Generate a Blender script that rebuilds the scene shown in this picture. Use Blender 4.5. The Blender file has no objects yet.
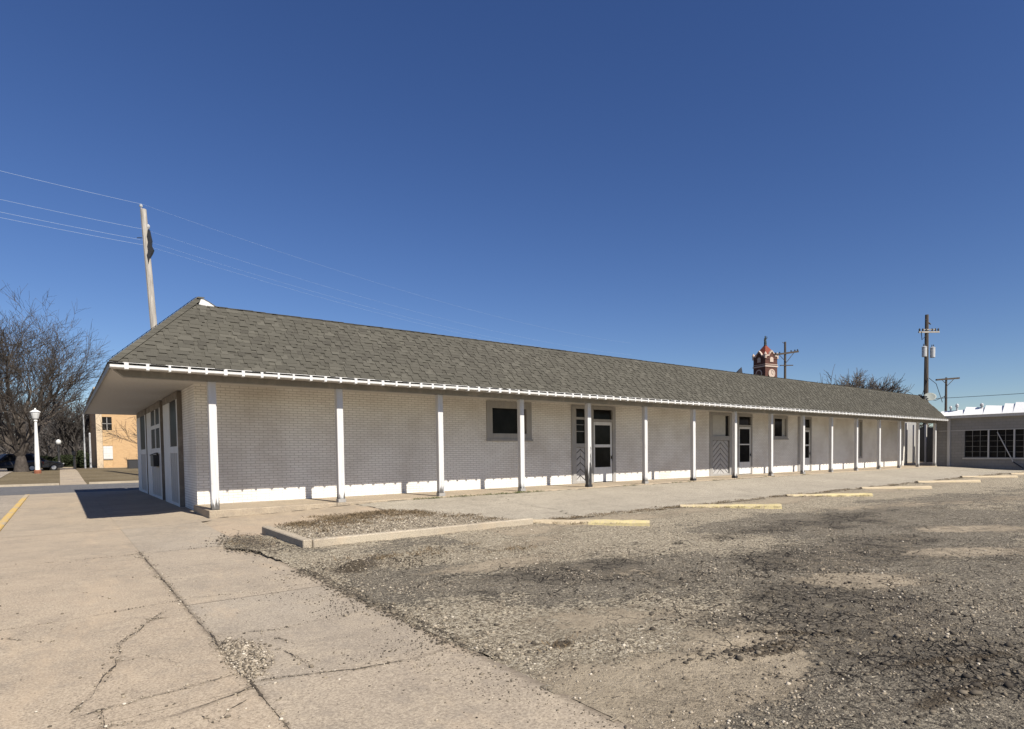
import bpy, math, random
import numpy as np
from mathutils import Vector, Matrix

scene = bpy.context.scene
col = scene.collection
rad = math.radians

# ------------------------------------------------------------------ camera
cam_d = bpy.data.cameras.new('camera')
cam = bpy.data.objects.new('camera', cam_d)
col.objects.link(cam)
F, CX, CY = 606.444, 554.252, 473.675
cam_d.sensor_fit = 'HORIZONTAL'
cam_d.sensor_width = 36.0
cam_d.lens = F / 1024 * 36.0
cam_d.shift_x = (512 - CX) / 1024
cam_d.shift_y = (CY - 364.5) / 1024
cam_d.clip_start = 0.1
cam_d.clip_end = 4000
yaw, pit, rol = rad(39.1474), rad(-2.05307), rad(-0.64731)
fw = Vector((math.sin(yaw) * math.cos(pit), math.cos(yaw) * math.cos(pit), math.sin(pit)))
rt = Vector((math.cos(yaw), -math.sin(yaw), 0))
up = rt.cross(fw)
r2 = rt * math.cos(rol) + up * math.sin(rol)
u2 = up * math.cos(rol) - rt * math.sin(rol)
M = Matrix((r2, u2, -fw)).transposed().to_4x4()
M.translation = Vector((-2.8665, -16.5096, 1.3054))
cam.matrix_world = M
scene.camera = cam

# ------------------------------------------------------------------ world and sun
SUN_EL = rad(44.9)
sd = Vector((0.10, -1.0, 0)).normalized() * math.cos(SUN_EL) + Vector((0, 0, math.sin(SUN_EL)))
world = bpy.data.worlds.new('World')
scene.world = world
world.use_nodes = True
wn = world.node_tree
bg = wn.nodes['Background']
sky = wn.nodes.new('ShaderNodeTexSky')
sky.sky_type = 'NISHITA'
sky.sun_disc = False
sky.sun_elevation = SUN_EL
sky.sun_rotation = math.atan2(sd.x, sd.y)
sky.altitude = 500
sky.air_density = 1.0
sky.dust_density = 0.15
sky.ozone_density = 4.0
hs_ = wn.nodes.new('ShaderNodeHueSaturation')
hs_.inputs['Saturation'].default_value = 1.17
hs_.inputs['Hue'].default_value = 0.514
wn.links.new(sky.outputs[0], hs_.inputs['Color'])
wn.links.new(hs_.outputs[0], bg.inputs[0])
bg.inputs[1].default_value = 0.061
sl = bpy.data.lights.new('sun', 'SUN')
sl.energy = 5.0
sl.angle = rad(0.5)
sl.color = (1.0, 0.93, 0.82)
sun = bpy.data.objects.new('sun', sl)
col.objects.link(sun)
sun.rotation_euler = sd.to_track_quat('Z', 'Y').to_euler()

scene.view_settings.view_transform = 'Standard'
scene.view_settings.look = 'None'
scene.view_settings.exposure = 0.65
scene.view_settings.gamma = 1.0
scene.view_settings.use_curve_mapping = False

rng = np.random.default_rng(7)
random.seed(7)

# ------------------------------------------------------------------ material helpers
class NT:
    def __init__(self, name):
        self.m = bpy.data.materials.new(name)
        self.m.use_nodes = True
        self.t = self.m.node_tree
        self.b = self.t.nodes['Principled BSDF']
        self.out = self.t.nodes['Material Output']
    def n(self, typ, **kw):
        nd = self.t.nodes.new('ShaderNode' + typ)
        for k, v in kw.items():
            if k in nd.inputs.keys():
                self.set(nd.inputs[k], v)
            else:
                setattr(nd, k, v)
        return nd
    def set(self, inp, v):
        if isinstance(v, bpy.types.NodeSocket):
            self.t.links.new(v, inp)
        elif hasattr(inp.default_value, '__len__') and not isinstance(v, str):
            v = tuple(v)
            if len(inp.default_value) == 4 and len(v) == 3:
                v = v + (1,)
            inp.default_value = v
        else:
            inp.default_value = v
    def coord(self, kind='Object'):
        return self.n('TexCoord').outputs[kind]
    def noise(self, scale, vec=None, detail=6, rough=0.55, dist=0.0):
        nd = self.n('TexNoise', Scale=scale, Detail=detail, Roughness=rough, Distortion=dist)
        if vec is not None: self.set(nd.inputs['Vector'], vec)
        return nd.outputs['Fac']
    def ramp(self, fac, *stops):
        nd = self.n('ValToRGB')
        el = nd.color_ramp.elements
        while len(el) < len(stops): el.new(0.5)
        for e, (p, c) in zip(el, stops):
            e.position = p
            e.color = (c, c, c, 1) if not hasattr(c, '__len__') else tuple(c) + (1,)
        self.set(nd.inputs[0], fac)
        return nd.outputs[0]
    def mix(self, fac, a, b, blend='MIX'):
        nd = self.n('Mix', data_type='RGBA', blend_type=blend)
        self.set(nd.inputs[0], fac)
        self.set(nd.inputs[6], a)
        self.set(nd.inputs[7], b)
        return nd.outputs[2]
    def math(self, op, a, b=0.0, clamp=False):
        nd = self.n('Math', operation=op, use_clamp=clamp)
        self.set(nd.inputs[0], a)
        self.set(nd.inputs[1], b)
        return nd.outputs[0]
    def attr(self, name):
        nd = self.n('Attribute', attribute_name=name)
        return nd.outputs['Fac']
    def mapping(self, vec, scale=(1, 1, 1), rot=(0, 0, 0), loc=(0, 0, 0)):
        nd = self.n('Mapping')
        self.set(nd.inputs['Vector'], vec)
        nd.inputs['Scale'].default_value = scale
        nd.inputs['Rotation'].default_value = rot
        nd.inputs['Location'].default_value = loc
        return nd.outputs[0]
    def bump(self, h, strength=0.5, dist=0.02, normal=None):
        nd = self.n('Bump', Strength=strength, Distance=dist)
        self.set(nd.inputs['Height'], h)
        if normal is not None: self.set(nd.inputs['Normal'], normal)
        return nd.outputs[0]
    def done(self, color=None, rough=0.8, normal=None, spec=None, metal=None):
        if color is not None: self.set(self.b.inputs['Base Color'], color)
        self.set(self.b.inputs['Roughness'], rough)
        if normal is not None: self.set(self.b.inputs['Normal'], normal)
        if spec is not None: self.set(self.b.inputs['Specular IOR Level'], spec)
        if metal is not None: self.set(self.b.inputs['Metallic'], metal)
        return self.m

def scl(c, k): return tuple(x * k for x in c)

def plain(name, c, rough=0.6, var=0.18, scale=6.0, bump=0.15, spec=0.3, metal=0.0, bscale=None):
    n = NT(name)
    v = n.coord()
    f = n.noise(scale, v, 7, 0.6)
    f2 = n.noise(scale * 9, v, 3, 0.5)
    cc = n.mix(n.ramp(f, (0.3, 0.0), (0.7, 1.0)), scl(c, 1 - var), scl(c, 1 + var * 0.6))
    cc = n.mix(n.math('MULTIPLY', n.ramp(f2, (0.55, 0.0), (0.75, 1.0)), var), cc, scl(c, 0.5))
    return n.done(cc, rough, n.bump(f2, bump, 0.01), spec, metal)

def white_paint(name, c=(0.78, 0.77, 0.74), wear=0.5):
    n = NT(name)
    v = n.coord()
    str_ = n.noise(1.0, n.mapping(v, (14, 14, 1.2)), 5, 0.6)
    f = n.noise(3.0, v, 6, 0.6)
    chips = n.ramp(n.noise(26, v, 5, 0.7), (0.66, 0.0), (0.70, 1.0))
    c1 = n.mix(n.ramp(str_, (0.35, 0.0), (0.75, 1.0)), c, scl(c, 0.84))
    c1 = n.mix(n.math('MULTIPLY', n.ramp(f, (0.5, 0.0), (0.8, 1.0)), 0.4), c1, (0.5, 0.45, 0.38))
    c1 = n.mix(n.math('MULTIPLY', chips, wear), c1, (0.2, 0.18, 0.16))
    return n.done(c1, 0.55, n.bump(str_, 0.15, 0.01), 0.3)

def brick_mat(name, c1, c2, mortar, bw=0.235, bh=0.072, gap=0.012, bump=0.5, dirt=(0.35, 0.3, 0.24), dirtk=0.5, stain=0.5):
    n = NT(name)
    uv = n.n('UVMap').outputs[0]
    obj = n.coord()
    wob = n.n('TexNoise', Scale=5.0, Detail=3.0)
    n.set(wob.inputs['Vector'], uv)
    off = n.n('VectorMath', operation='SCALE')
    n.set(off.inputs[0], wob.outputs['Color']); off.inputs['Scale'].default_value = 0.012
    add = n.n('VectorMath', operation='ADD')
    n.set(add.inputs[0], uv); n.set(add.inputs[1], off.outputs[0])
    br = n.n('TexBrick', offset=0.5, squash=1.0)
    n.set(br.inputs['Vector'], add.outputs[0])
    for k, val in (('Color1', c1), ('Color2', c2), ('Mortar', mortar)): n.set(br.inputs[k], val)
    br.inputs['Scale'].default_value = 1.0
    br.inputs['Mortar Size'].default_value = gap
    br.inputs['Mortar Smooth'].default_value = 0.25
    br.inputs['Bias'].default_value = -0.2
    br.inputs['Brick Width'].default_value = bw
    br.inputs['Row Height'].default_value = bh
    patch = n.noise(0.55, obj, 8, 0.62)
    cc = n.mix(n.math('MULTIPLY', n.ramp(patch, (0.42, 0.0), (0.72, 1.0)), stain), br.outputs['Color'], dirt)
    spots = n.ramp(n.noise(17, obj, 5, 0.7), (0.64, 0.0), (0.69, 1.0))
    msk = n.ramp(n.noise(0.9, obj, 5, 0.6), (0.5, 0.0), (0.62, 1.0))
    cc = n.mix(n.math('MULTIPLY', n.math('MULTIPLY', spots, msk), dirtk), cc, scl(dirt, 0.45))
    h = n.math('SUBTRACT', n.math('MULTIPLY', n.noise(60, obj, 4, 0.6), 0.25), br.outputs['Fac'])
    return n.done(cc, 0.75, n.bump(h, bump, 0.008), 0.25)

def glass_mat(name, c=(0.010, 0.0095, 0.009), rough=0.12, spec=0.06):
    n = NT(name)
    v = n.coord()
    f = n.noise(1.7, v, 5, 0.6)
    cc = n.mix(n.ramp(f, (0.4, 0.0), (0.75, 1.0)), c, scl(c, 2.4))
    wv = n.noise(1.1, v, 2, 0.4)
    return n.done(cc, rough, n.bump(wv, 0.04, 0.05), spec)

M_ = {}
M_['brick_front'] = brick_mat('painted_white_brick', (0.80, 0.78, 0.735), (0.735, 0.71, 0.665), (0.52, 0.50, 0.46), gap=0.010)
M_['white'] = white_paint('white_wood_paint')
M_['white_clean'] = white_paint('gutter_white_paint', (0.60, 0.60, 0.59), 0.4)
M_['grey_trim'] = white_paint('weathered_trim_paint', (0.50, 0.485, 0.46), 0.5)
M_['casing'] = white_paint('grey_window_casing', (0.31, 0.30, 0.285), 0.6)
M_['brown_trim'] = white_paint('brown_stained_trim', (0.17, 0.145, 0.12), 0.5)
M_['beam'] = white_paint('eave_beam_paint', (0.22, 0.21, 0.19), 0.5)
M_['door_white'] = white_paint('door_white_paint', (0.66, 0.66, 0.65), 0.35)
M_['chevron'] = white_paint('chevron_plank_paint', (0.40, 0.39, 0.38), 0.4)
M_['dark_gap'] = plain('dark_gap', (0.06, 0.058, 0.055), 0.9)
M_['glass'] = glass_mat('dark_window_glass')
M_['glass_brown'] = glass_mat('brown_window_glass', (0.035, 0.022, 0.016), 0.06)
M_['blind'] = plain('window_blind', (0.42, 0.41, 0.38), 0.6, 0.1)
M_['metal_dark'] = plain('dark_metal', (0.03, 0.03, 0.032), 0.5, 0.2, 8, 0.1, 0.4)
M_['metal_grey'] = plain('galvanised_grey', (0.42, 0.43, 0.44), 0.45, 0.2, 5, 0.1, 0.5)

# ------------------------------------------------------------------ mesh helpers
class MB:
    def __init__(self):
        self.v = []; self.f = []; self.mi = []
    def add(self, vs, fs, mi=0):
        o = len(self.v)
        self.v.extend([tuple(p) for p in vs])
        self.f.extend([tuple(i + o for i in f) for f in fs])
        self.mi.extend([mi] * len(fs))
    def box(self, x0, x1, y0, y1, z0, z1, mi=0):
        vs = [(x0, y0, z0), (x1, y0, z0), (x1, y1, z0), (x0, y1, z0), (x0, y0, z1), (x1, y0, z1), (x1, y1, z1), (x0, y1, z1)]
        self.add(vs, [(0, 3, 2, 1), (4, 5, 6, 7), (0, 1, 5, 4), (1, 2, 6, 5), (2, 3, 7, 6), (3, 0, 4, 7)], mi)
    def obox(self, c, ax, ay, az, mi=0):
        c = Vector(c); ax, ay, az = Vector(ax), Vector(ay), Vector(az)
        vs = [c + sx * ax + sy * ay + sz * az for sz in (-1, 1) for sx, sy in ((-1, -1), (1, -1), (1, 1), (-1, 1))]
        self.add(vs, [(0, 3, 2, 1), (4, 5, 6, 7), (0, 1, 5, 4), (1, 2, 6, 5), (2, 3, 7, 6), (3, 0, 4, 7)], mi)
    def tube(self, pts, rs, n=6, cap=True, mi=0):
        pts = [Vector(p) for p in pts]
        if not hasattr(rs, '__len__'): rs = [rs] * len(pts)
        vs = []; fs = []
        for i, p in enumerate(pts):
            d = (pts[min(i + 1, len(pts) - 1)] - pts[max(i - 1, 0)]).normalized()
            a = d.orthogonal().normalized() if i == 0 else (a - d * a.dot(d)).normalized()
            b = d.cross(a)
            for k in range(n):
                t = 2 * math.pi * k / n
                vs.append(p + (a * math.cos(t) + b * math.sin(t)) * rs[i])
        for i in range(len(pts) - 1):
            for k in range(n):
                k2 = (k + 1) % n
                fs.append((i * n + k, i * n + k2, (i + 1) * n + k2, (i + 1) * n + k))
        if cap:
            fs.append(tuple(range(n - 1, -1, -1)))
            fs.append(tuple((len(pts) - 1) * n + k for k in range(n)))
        self.add(vs, fs, mi)
    def lathe(self, c, prof, n=12, mi=0, cap=True):
        cx, cy, cz = c
        vs = []; fs = []
        for r, z in prof:
            for k in range(n):
                t = 2 * math.pi * k / n
                vs.append((cx + r * math.cos(t), cy + r * math.sin(t), cz + z))
        for i in range(len(prof) - 1):
            for k in range(n):
                k2 = (k + 1) % n
                fs.append((i * n + k, i * n + k2, (i + 1) * n + k2, (i + 1) * n + k))
        if cap:
            fs.append(tuple(range(n - 1, -1, -1)))
            fs.append(tuple((len(prof) - 1) * n + k for k in range(n)))
        self.add(vs, fs, mi)
    def build(self, name, mats, parent=None, smooth=False, uv=False, bevel=0.0):
        me = bpy.data.meshes.new(name)
        me.from_pydata(self.v, [], self.f)
        if not isinstance(mats, (list, tuple)): mats = [mats]
        for m in mats: me.materials.append(m)
        if any(self.mi): me.polygons.foreach_set('material_index', self.mi)
        if smooth: me.polygons.foreach_set('use_smooth', [True] * len(me.polygons))
        if uv: box_uv(me)
        me.update()
        o = bpy.data.objects.new(name, me)
        col.objects.link(o)
        if parent is not None: attach(o, parent)
        if bevel > 0:
            md = o.modifiers.new('bevel', 'BEVEL'); md.width = bevel; md.segments = 1; md.limit_method = 'ANGLE'
        return o

def abs_loc(o):
    p = Vector((0, 0, 0))
    while o is not None:
        p = p + o.location; o = o.parent
    return p

def attach(o, parent):
    """mesh data is written in world coordinates; keep it there under its parent"""
    o.parent = parent
    o.location = -abs_loc(parent)

def box_uv(me):
    uvl = me.uv_layers.new(name='UVMap')
    for p in me.polygons:
        n = p.normal
        a = max(range(3), key=lambda i: abs(n[i]))
        for li in p.loop_indices:
            co = me.vertices[me.loops[li].vertex_index].co
            uvl.data[li].uv = (co.y, co.z) if a == 0 else ((co.x, co.z) if a == 1 else (co.x, co.y))

def tag(o, label=None, cat=None, group=None, kind=None):
    if label: o['label'] = label
    if cat: o['category'] = cat
    if group: o['group'] = group
    if kind: o['kind'] = kind
    return o

def empty(name, loc, label=None, cat=None, group=None):
    o = bpy.data.objects.new(name, None)
    o.empty_display_size = 0.3
    o.location = loc
    col.objects.link(o)
    return tag(o, label, cat, group)

def grid_obj(name, xs, ys, zf, mat, attrs=None, mask=None, smooth=True, parent=None):
    X, Y = np.meshgrid(xs, ys)
    Z = zf(X, Y)
    nx, ny = len(xs), len(ys)
    V = np.stack([X, Y, Z], -1).reshape(-1, 3)
    I = np.arange(nx * ny).reshape(ny, nx)
    Fq = np.stack([I[:-1, :-1], I[:-1, 1:], I[1:, 1:], I[1:, :-1]], -1).reshape(-1, 4)
    if mask is not None:
        cxm = V[Fq].mean(1)
        Fq = Fq[mask(cxm[:, 0], cxm[:, 1])]
    me = bpy.data.meshes.new(name)
    me.from_pydata(V.tolist(), [], Fq.tolist())
    me.materials.append(mat)
    if attrs:
        for k, fn in attrs.items():
            a = me.attributes.new(k, 'FLOAT', 'POINT')
            a.data.foreach_set('value', fn(V[:, 0], V[:, 1]).astype(np.float32))
    if smooth: me.polygons.foreach_set('use_smooth', [True] * len(me.polygons))
    me.update()
    o = bpy.data.objects.new(name, me)
    col.objects.link(o)
    if parent is not None: attach(o, parent)
    return o

# value noise in numpy
_tab = rng.random((256, 256))
def vnoise(x, y, s=1.0, seed=0):
    x = np.asarray(x) * s + seed * 17.3; y = np.asarray(y) * s + seed * 7.9
    xi = np.floor(x).astype(int); yi = np.floor(y).astype(int)
    fx = x - xi; fy = y - yi
    fx = fx * fx * (3 - 2 * fx); fy = fy * fy * (3 - 2 * fy)
    g = lambda a, b: _tab[a % 256, b % 256]
    return (g(xi, yi) * (1 - fx) + g(xi + 1, yi) * fx) * (1 - fy) + (g(xi, yi + 1) * (1 - fx) + g(xi + 1, yi + 1) * fx) * fy
def fbm(x, y, s=1.0, o=4, seed=0):
    t = 0; a = 0.5; n = 0
    for i in range(o):
        t = t + a * vnoise(x, y, s * 2 ** i, seed + i); n += a; a *= 0.5
    return t / n
def sstep(t):
    t = np.clip(t, 0, 1); return t * t * (3 - 2 * t)

# ================================================================== THE SETTING
# ---- materials of the ground
def grass_ground():
    n = NT('dry_winter_grass')
    v = n.coord()
    f = n.noise(0.25, v, 8, 0.65); g = n.noise(14, v, 6, 0.7)
    c = n.mix(n.ramp(f, (0.35, 0.0), (0.65, 1.0)), (0.135, 0.105, 0.062), (0.22, 0.178, 0.115))
    c = n.mix(n.ramp(g, (0.4, 0.0), (0.7, 1.0)), c, (0.06, 0.05, 0.032))
    return n.done(c, 0.95, n.bump(g, 0.6, 0.05), 0.1)

def concrete(name, base=(0.355, 0.288, 0.212), grey=(0.315, 0.272, 0.217), use_tone=False):
    n = NT(name)
    v = n.coord()
    big = n.noise(0.5, v, 8, 0.62); mid = n.noise(2.6, v, 8, 0.65); fine = n.noise(60, v, 5, 0.8)
    if use_tone:
        c = n.mix(n.ramp(n.math('ADD', n.attr('tone'), n.math('MULTIPLY', n.math('SUBTRACT', big, 0.5), 0.8)), (0.2, 0.0), (0.8, 1.0)), base, grey)
    else:
        c = n.mix(n.ramp(big, (0.4, 0.0), (0.6, 1.0)), base, grey)
    c = n.mix(n.math('MULTIPLY', n.ramp(big, (0.42, 0.0), (0.66, 1.0)), 0.5), c, (0.24, 0.198, 0.15))
    c = n.mix(n.math('MULTIPLY', n.ramp(mid, (0.48, 0.0), (0.75, 1.0)), 0.55), c, (0.43, 0.36, 0.265))
    c = n.mix(n.math('MULTIPLY', n.ramp(n.noise(1.3, n.mapping(v, (1, 1, 1), (0, 0, 0.6), (5, 9, 0)), 8, 0.7), (0.52, 0.0), (0.72, 1.0)), 0.6), c, (0.205, 0.172, 0.135))
    c = n.mix(n.math('MULTIPLY', n.ramp(fine, (0.40, 1.0), (0.49, 0.0)), 0.75), c, (0.17, 0.142, 0.11))
    c = n.mix(n.math('MULTIPLY', n.ramp(fine, (0.52, 0.0), (0.60, 1.0)), 0.5), c, (0.52, 0.45, 0.345))
    if use_tone:
        st = n.ramp(n.math('ADD', n.attr('stain'), n.math('MULTIPLY', n.math('SUBTRACT', n.noise(11, v, 7, 0.75), 0.5), 1.1)), (0.34, 0.0), (0.75, 1.0))
        c = n.mix(n.math('MULTIPLY', st, 0.75), c, (0.13, 0.105, 0.078))
    worn = n.ramp(n.noise(7.0, v, 9, 0.75), (0.50, 0.0), (0.60, 1.0))
    c = n.mix(n.math('MULTIPLY', n.math('MULTIPLY', worn, n.ramp(big, (0.4, 0.2), (0.6, 1.0))), 0.45), c, (0.215, 0.185, 0.15))
    pale = n.ramp(n.noise(0.9, n.mapping(v, (1.6, 0.5, 1), (0, 0, -0.5), (2, 3, 0)), 9, 0.72), (0.54, 0.0), (0.70, 1.0))
    c = n.mix(n.math('MULTIPLY', pale, 0.5), c, (0.46, 0.36, 0.25))
    vo = n.n('TexVoronoi', feature='F1', Scale=46.0); n.set(vo.inputs['Vector'], v)
    sep = n.n('SeparateColor'); n.set(sep.inputs[0], vo.outputs['Color'])
    speck = n.math('MULTIPLY', n.math('GREATER_THAN', sep.outputs[0], 0.86), n.math('LESS_THAN', vo.outputs['Distance'], 0.25))
    c = n.mix(n.math('MULTIPLY', speck, 0.7), c, (0.12, 0.1, 0.085))
    h = n.math('ADD', n.math('MULTIPLY', fine, 0.5), n.math('MULTIPLY', mid, 0.8))
    return n.done(c, 0.9, n.bump(h, 0.5, 0.006), 0.2)

def asphalt(name, c0=(0.06, 0.06, 0.062), c1=(0.09, 0.088, 0.086), stone=0.5):
    n = NT(name)
    v = n.coord()
    big = n.noise(0.35, v, 8, 0.65); fine = n.noise(55, v, 4, 0.7)
    c = n.mix(n.ramp(big, (0.35, 0.0), (0.65, 1.0)), c0, c1)
    vo = n.n('TexVoronoi', feature='F1', Scale=60.0); n.set(vo.inputs['Vector'], v)
    sep = n.n('SeparateColor'); n.set(sep.inputs[0], vo.outputs['Color'])
    c = n.mix(n.math('MULTIPLY', n.ramp(sep.outputs[0], (0.35, 0.0), (1.0, 1.0)), stone), c, scl(c1, 2.4))
    c = n.mix(n.math('MULTIPLY', n.ramp(fine, (0.40, 1.0), (0.48, 0.0)), 0.7), c, scl(c0, 0.5))
    c = n.mix(n.math('MULTIPLY', n.ramp(fine, (0.53, 0.0), (0.60, 1.0)), 0.5), c, scl(c1, 1.6))
    c = n.mix(n.math('MULTIPLY', n.ramp(n.noise(9, v, 8, 0.75), (0.40, 1.0), (0.47, 0.0)), 0.35), c, scl(c0, 0.6))
    c = n.mix(n.math('MULTIPLY', n.ramp(n.noise(1.6, v, 8, 0.7), (0.5, 0.0), (0.75, 1.0)), 0.5), c, scl(c0, 0.65))
    return n.done(c, 0.92, n.bump(fine, 0.5, 0.008), 0.2)

def lot_mat():
    n = NT('broken_asphalt_and_gravel')
    v = n.coord()
    grav = n.attr('grav'); sand = n.attr('sand'); dirt = n.attr('dirt'); crk = n.attr('crack')
    n1 = n.noise(0.9, v, 10, 0.68); n2 = n.noise(5.5, v, 8, 0.7); n3 = n.noise(27, v, 6, 0.75); n4 = n.noise(90, v, 4, 0.75); n5 = n.noise(210, v, 3, 0.7)
    def c_(x, k): return n.math('MULTIPLY', n.math('SUBTRACT', x, 0.5), k)
    def sum_(*a):
        r = a[0]
        for q in a[1:]: r = n.math('ADD', r, q)
        return r
    # old asphalt binder, dark, with stones showing through
    asp = n.mix(n.ramp(n2, (0.35, 0.0), (0.65, 1.0)), (0.062, 0.055, 0.046), (0.16, 0.14, 0.11))
    asp = n.mix(n.ramp(n4, (0.51, 0.0), (0.60, 1.0)), asp, (0.36, 0.315, 0.24))
    asp = n.mix(n.math('MULTIPLY', n.ramp(n3, (0.54, 0.0), (0.59, 1.0)), 0.75), asp, (0.38, 0.335, 0.255))
    asp = n.mix(n.ramp(n3, (0.38, 1.0), (0.45, 0.0)), asp, (0.028, 0.025, 0.022))
    # loose pale gravel over dirt
    grv = n.mix(n.ramp(n4, (0.35, 0.0), (0.62, 1.0)), (0.12, 0.099, 0.072), (0.42, 0.36, 0.262))
    grv = n.mix(n.math('MULTIPLY', n.ramp(n3, (0.51, 0.0), (0.57, 1.0)), 0.85), grv, (0.60, 0.53, 0.40))
    grv = n.mix(n.math('MULTIPLY', n.ramp(n3, (0.40, 1.0), (0.47, 0.0)), 0.8), grv, (0.070, 0.058, 0.043))
    grv = n.mix(n.ramp(n5, (0.36, 1.0), (0.45, 0.0)), grv, (0.06, 0.05, 0.038))
    zone = n.ramp(sum_(grav, c_(n1, 1.7), c_(n2, 1.1), c_(n3, 1.5)), (0.43, 0.0), (0.52, 1.0))
    col_ = n.mix(zone, asp, grv)
    # scattered single stones
    hs = []
    for sc, th, k in ((24.0, 0.86, 0.85), (52.0, 0.74, 0.9)):
        wv = n.n('VectorMath', operation='ADD')
        nz = n.n('TexNoise', Scale=sc * 0.6, Detail=2.0); n.set(nz.inputs['Vector'], v)
        s2 = n.n('VectorMath', operation='SCALE'); n.set(s2.inputs[0], nz.outputs['Color']); s2.inputs['Scale'].default_value = 0.8 / sc
        n.set(wv.inputs[0], v); n.set(wv.inputs[1], s2.outputs[0])
        vo = n.n('TexVoronoi', feature='F1', Scale=sc); n.set(vo.inputs['Vector'], wv.outputs[0])
        sep = n.n('SeparateColor'); n.set(sep.inputs[0], vo.outputs['Color'])
        on = n.math('MULTIPLY', n.math('GREATER_THAN', sep.outputs[0], n.math('SUBTRACT', th + 0.1, n.math('MULTIPLY', zone, 0.35))), n.math('LESS_THAN', vo.outputs['Distance'], n.math('ADD', 0.22, n.math('MULTIPLY', sep.outputs[1], 0.3))))
        sc_col = n.mix(sep.outputs[1], (0.20, 0.165, 0.12), (0.56, 0.50, 0.39))
        sc_col = n.mix(n.math('GREATER_THAN', sep.outputs[2], 0.80), sc_col, (0.035, 0.031, 0.027))
        col_ = n.mix(n.math('MULTIPLY', on, k), col_, sc_col)
        hs.append(n.math('MULTIPLY', on, n.math('SUBTRACT', 0.6, vo.outputs['Distance'])))
    # washed sand
    smask = n.ramp(sum_(sand, c_(n1, 1.2), c_(n2, 1.2), c_(n3, 1.0)), (0.42, 0.0), (0.54, 1.0))
    sandc = n.mix(n.ramp(n5, (0.35, 0.0), (0.65, 1.0)), (0.27, 0.222, 0.160), (0.48, 0.408, 0.302))
    sandc = n.mix(n.math('MULTIPLY', n.ramp(n2, (0.42, 0.0), (0.66, 1.0)), 0.55), sandc, (0.18, 0.147, 0.104))
    sandc = n.mix(n.math('MULTIPLY', n.ramp(n3, (0.34, 1.0), (0.43, 0.0)), 0.8), sandc, (0.085, 0.070, 0.053))
    sandc = n.mix(n.math('MULTIPLY', n.ramp(n4, (0.60, 0.0), (0.68, 1.0)), 0.7), sandc, (0.50, 0.44, 0.34))
    col_ = n.mix(n.math('MULTIPLY', smask, 0.94), col_, sandc)
    # cracking, coarse and fine nets
    def warp(k, sc):
        w_ = n.n('TexNoise', Scale=sc, Detail=5.0); n.set(w_.inputs['Vector'], v)
        s3 = n.n('VectorMath', operation='SCALE'); n.set(s3.inputs[0], w_.outputs['Color']); s3.inputs['Scale'].default_value = k
        a_ = n.n('VectorMath', operation='ADD'); n.set(a_.inputs[0], v); n.set(a_.inputs[1], s3.outputs[0]); return a_.outputs[0]
    cm = n.ramp(sum_(crk, c_(n1, 1.6), c_(n2, 0.5)), (0.42, 0.0), (0.60, 1.0))
    cm = n.math('MULTIPLY', cm, n.math('SUBTRACT', 1.0, n.math('MULTIPLY', smask, 0.85)))
    hcr = None
    for sc, wk, wsc, e0, e1, wt in ((8.5, 0.08, 4.0, 0.02, 0.06, 1.0), (2.1, 0.30, 2.0, 0.006, 0.020, 0.9)):
        wv = warp(wk, wsc)
        ve = n.n('TexVoronoi', feature='DISTANCE_TO_EDGE', Scale=sc); n.set(ve.inputs['Vector'], wv)
        edge = n.ramp(n.math('ADD', ve.outputs['Distance'], c_(n3, 0.06)), (e0, 1.0), (e1, 0.0))
        if sc > 5:
            vc = n.n('TexVoronoi', feature='F1', Scale=sc); n.set(vc.inputs['Vector'], wv)
            sepc = n.n('SeparateColor'); n.set(sepc.inputs[0], vc.outputs['Color'])
            plate = n.mix(sepc.outputs[0], (0.042, 0.037, 0.032), (0.14, 0.122, 0.096))
            plate = n.mix(n.ramp(n4, (0.54, 0.0), (0.64, 1.0)), plate, (0.34, 0.295, 0.225))
            col_ = n.mix(n.math('MULTIPLY', cm, 0.75), col_, plate)
            m_ = n.math('MULTIPLY', edge, cm)
        else:
            m_ = n.math('MULTIPLY', edge, n.ramp(sum_(crk, c_(n1, 1.2)), (0.15, 0.0), (0.35, 1.0)))
        fill = n.mix(n.ramp(n.noise(1.7, v, 6, 0.6), (0.50, 0.0), (0.58, 1.0)), (0.024, 0.021, 0.018), (0.26, 0.22, 0.16))
        col_ = n.mix(n.math('MULTIPLY', m_, wt), col_, fill)
        hcr = m_ if hcr is None else n.math('MAXIMUM', hcr, m_)
    # dark soil and organic crumbs
    dm = n.ramp(sum_(dirt, c_(n3, 0.9), c_(n2, 0.6)), (0.42, 0.0), (0.56, 1.0))
    col_ = n.mix(n.math('MULTIPLY', dm, 0.92), col_, n.mix(n.ramp(n4, (0.4, 0.0), (0.65, 1.0)), (0.030, 0.024, 0.018), (0.145, 0.115, 0.080)))
    h = sum_(n.math('MULTIPLY', hs[0], 1.0), n.math('MULTIPLY', hs[1], 0.7), n.math('MULTIPLY', n3, 1.3), n.math('MULTIPLY', n4, 0.7), n.math('MULTIPLY', n2, 1.5), n.math('MULTIPLY', zone, 0.3))
    h = n.math('SUBTRACT', h, n.math('MULTIPLY', hcr, 1.0))
    h = n.math('SUBTRACT', h, n.math('MULTIPLY', n.math('MULTIPLY', smask, n3), 0.9))
    return n.done(col_, 0.95, n.bump(h, 0.9, 0.024), 0.12)

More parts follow.
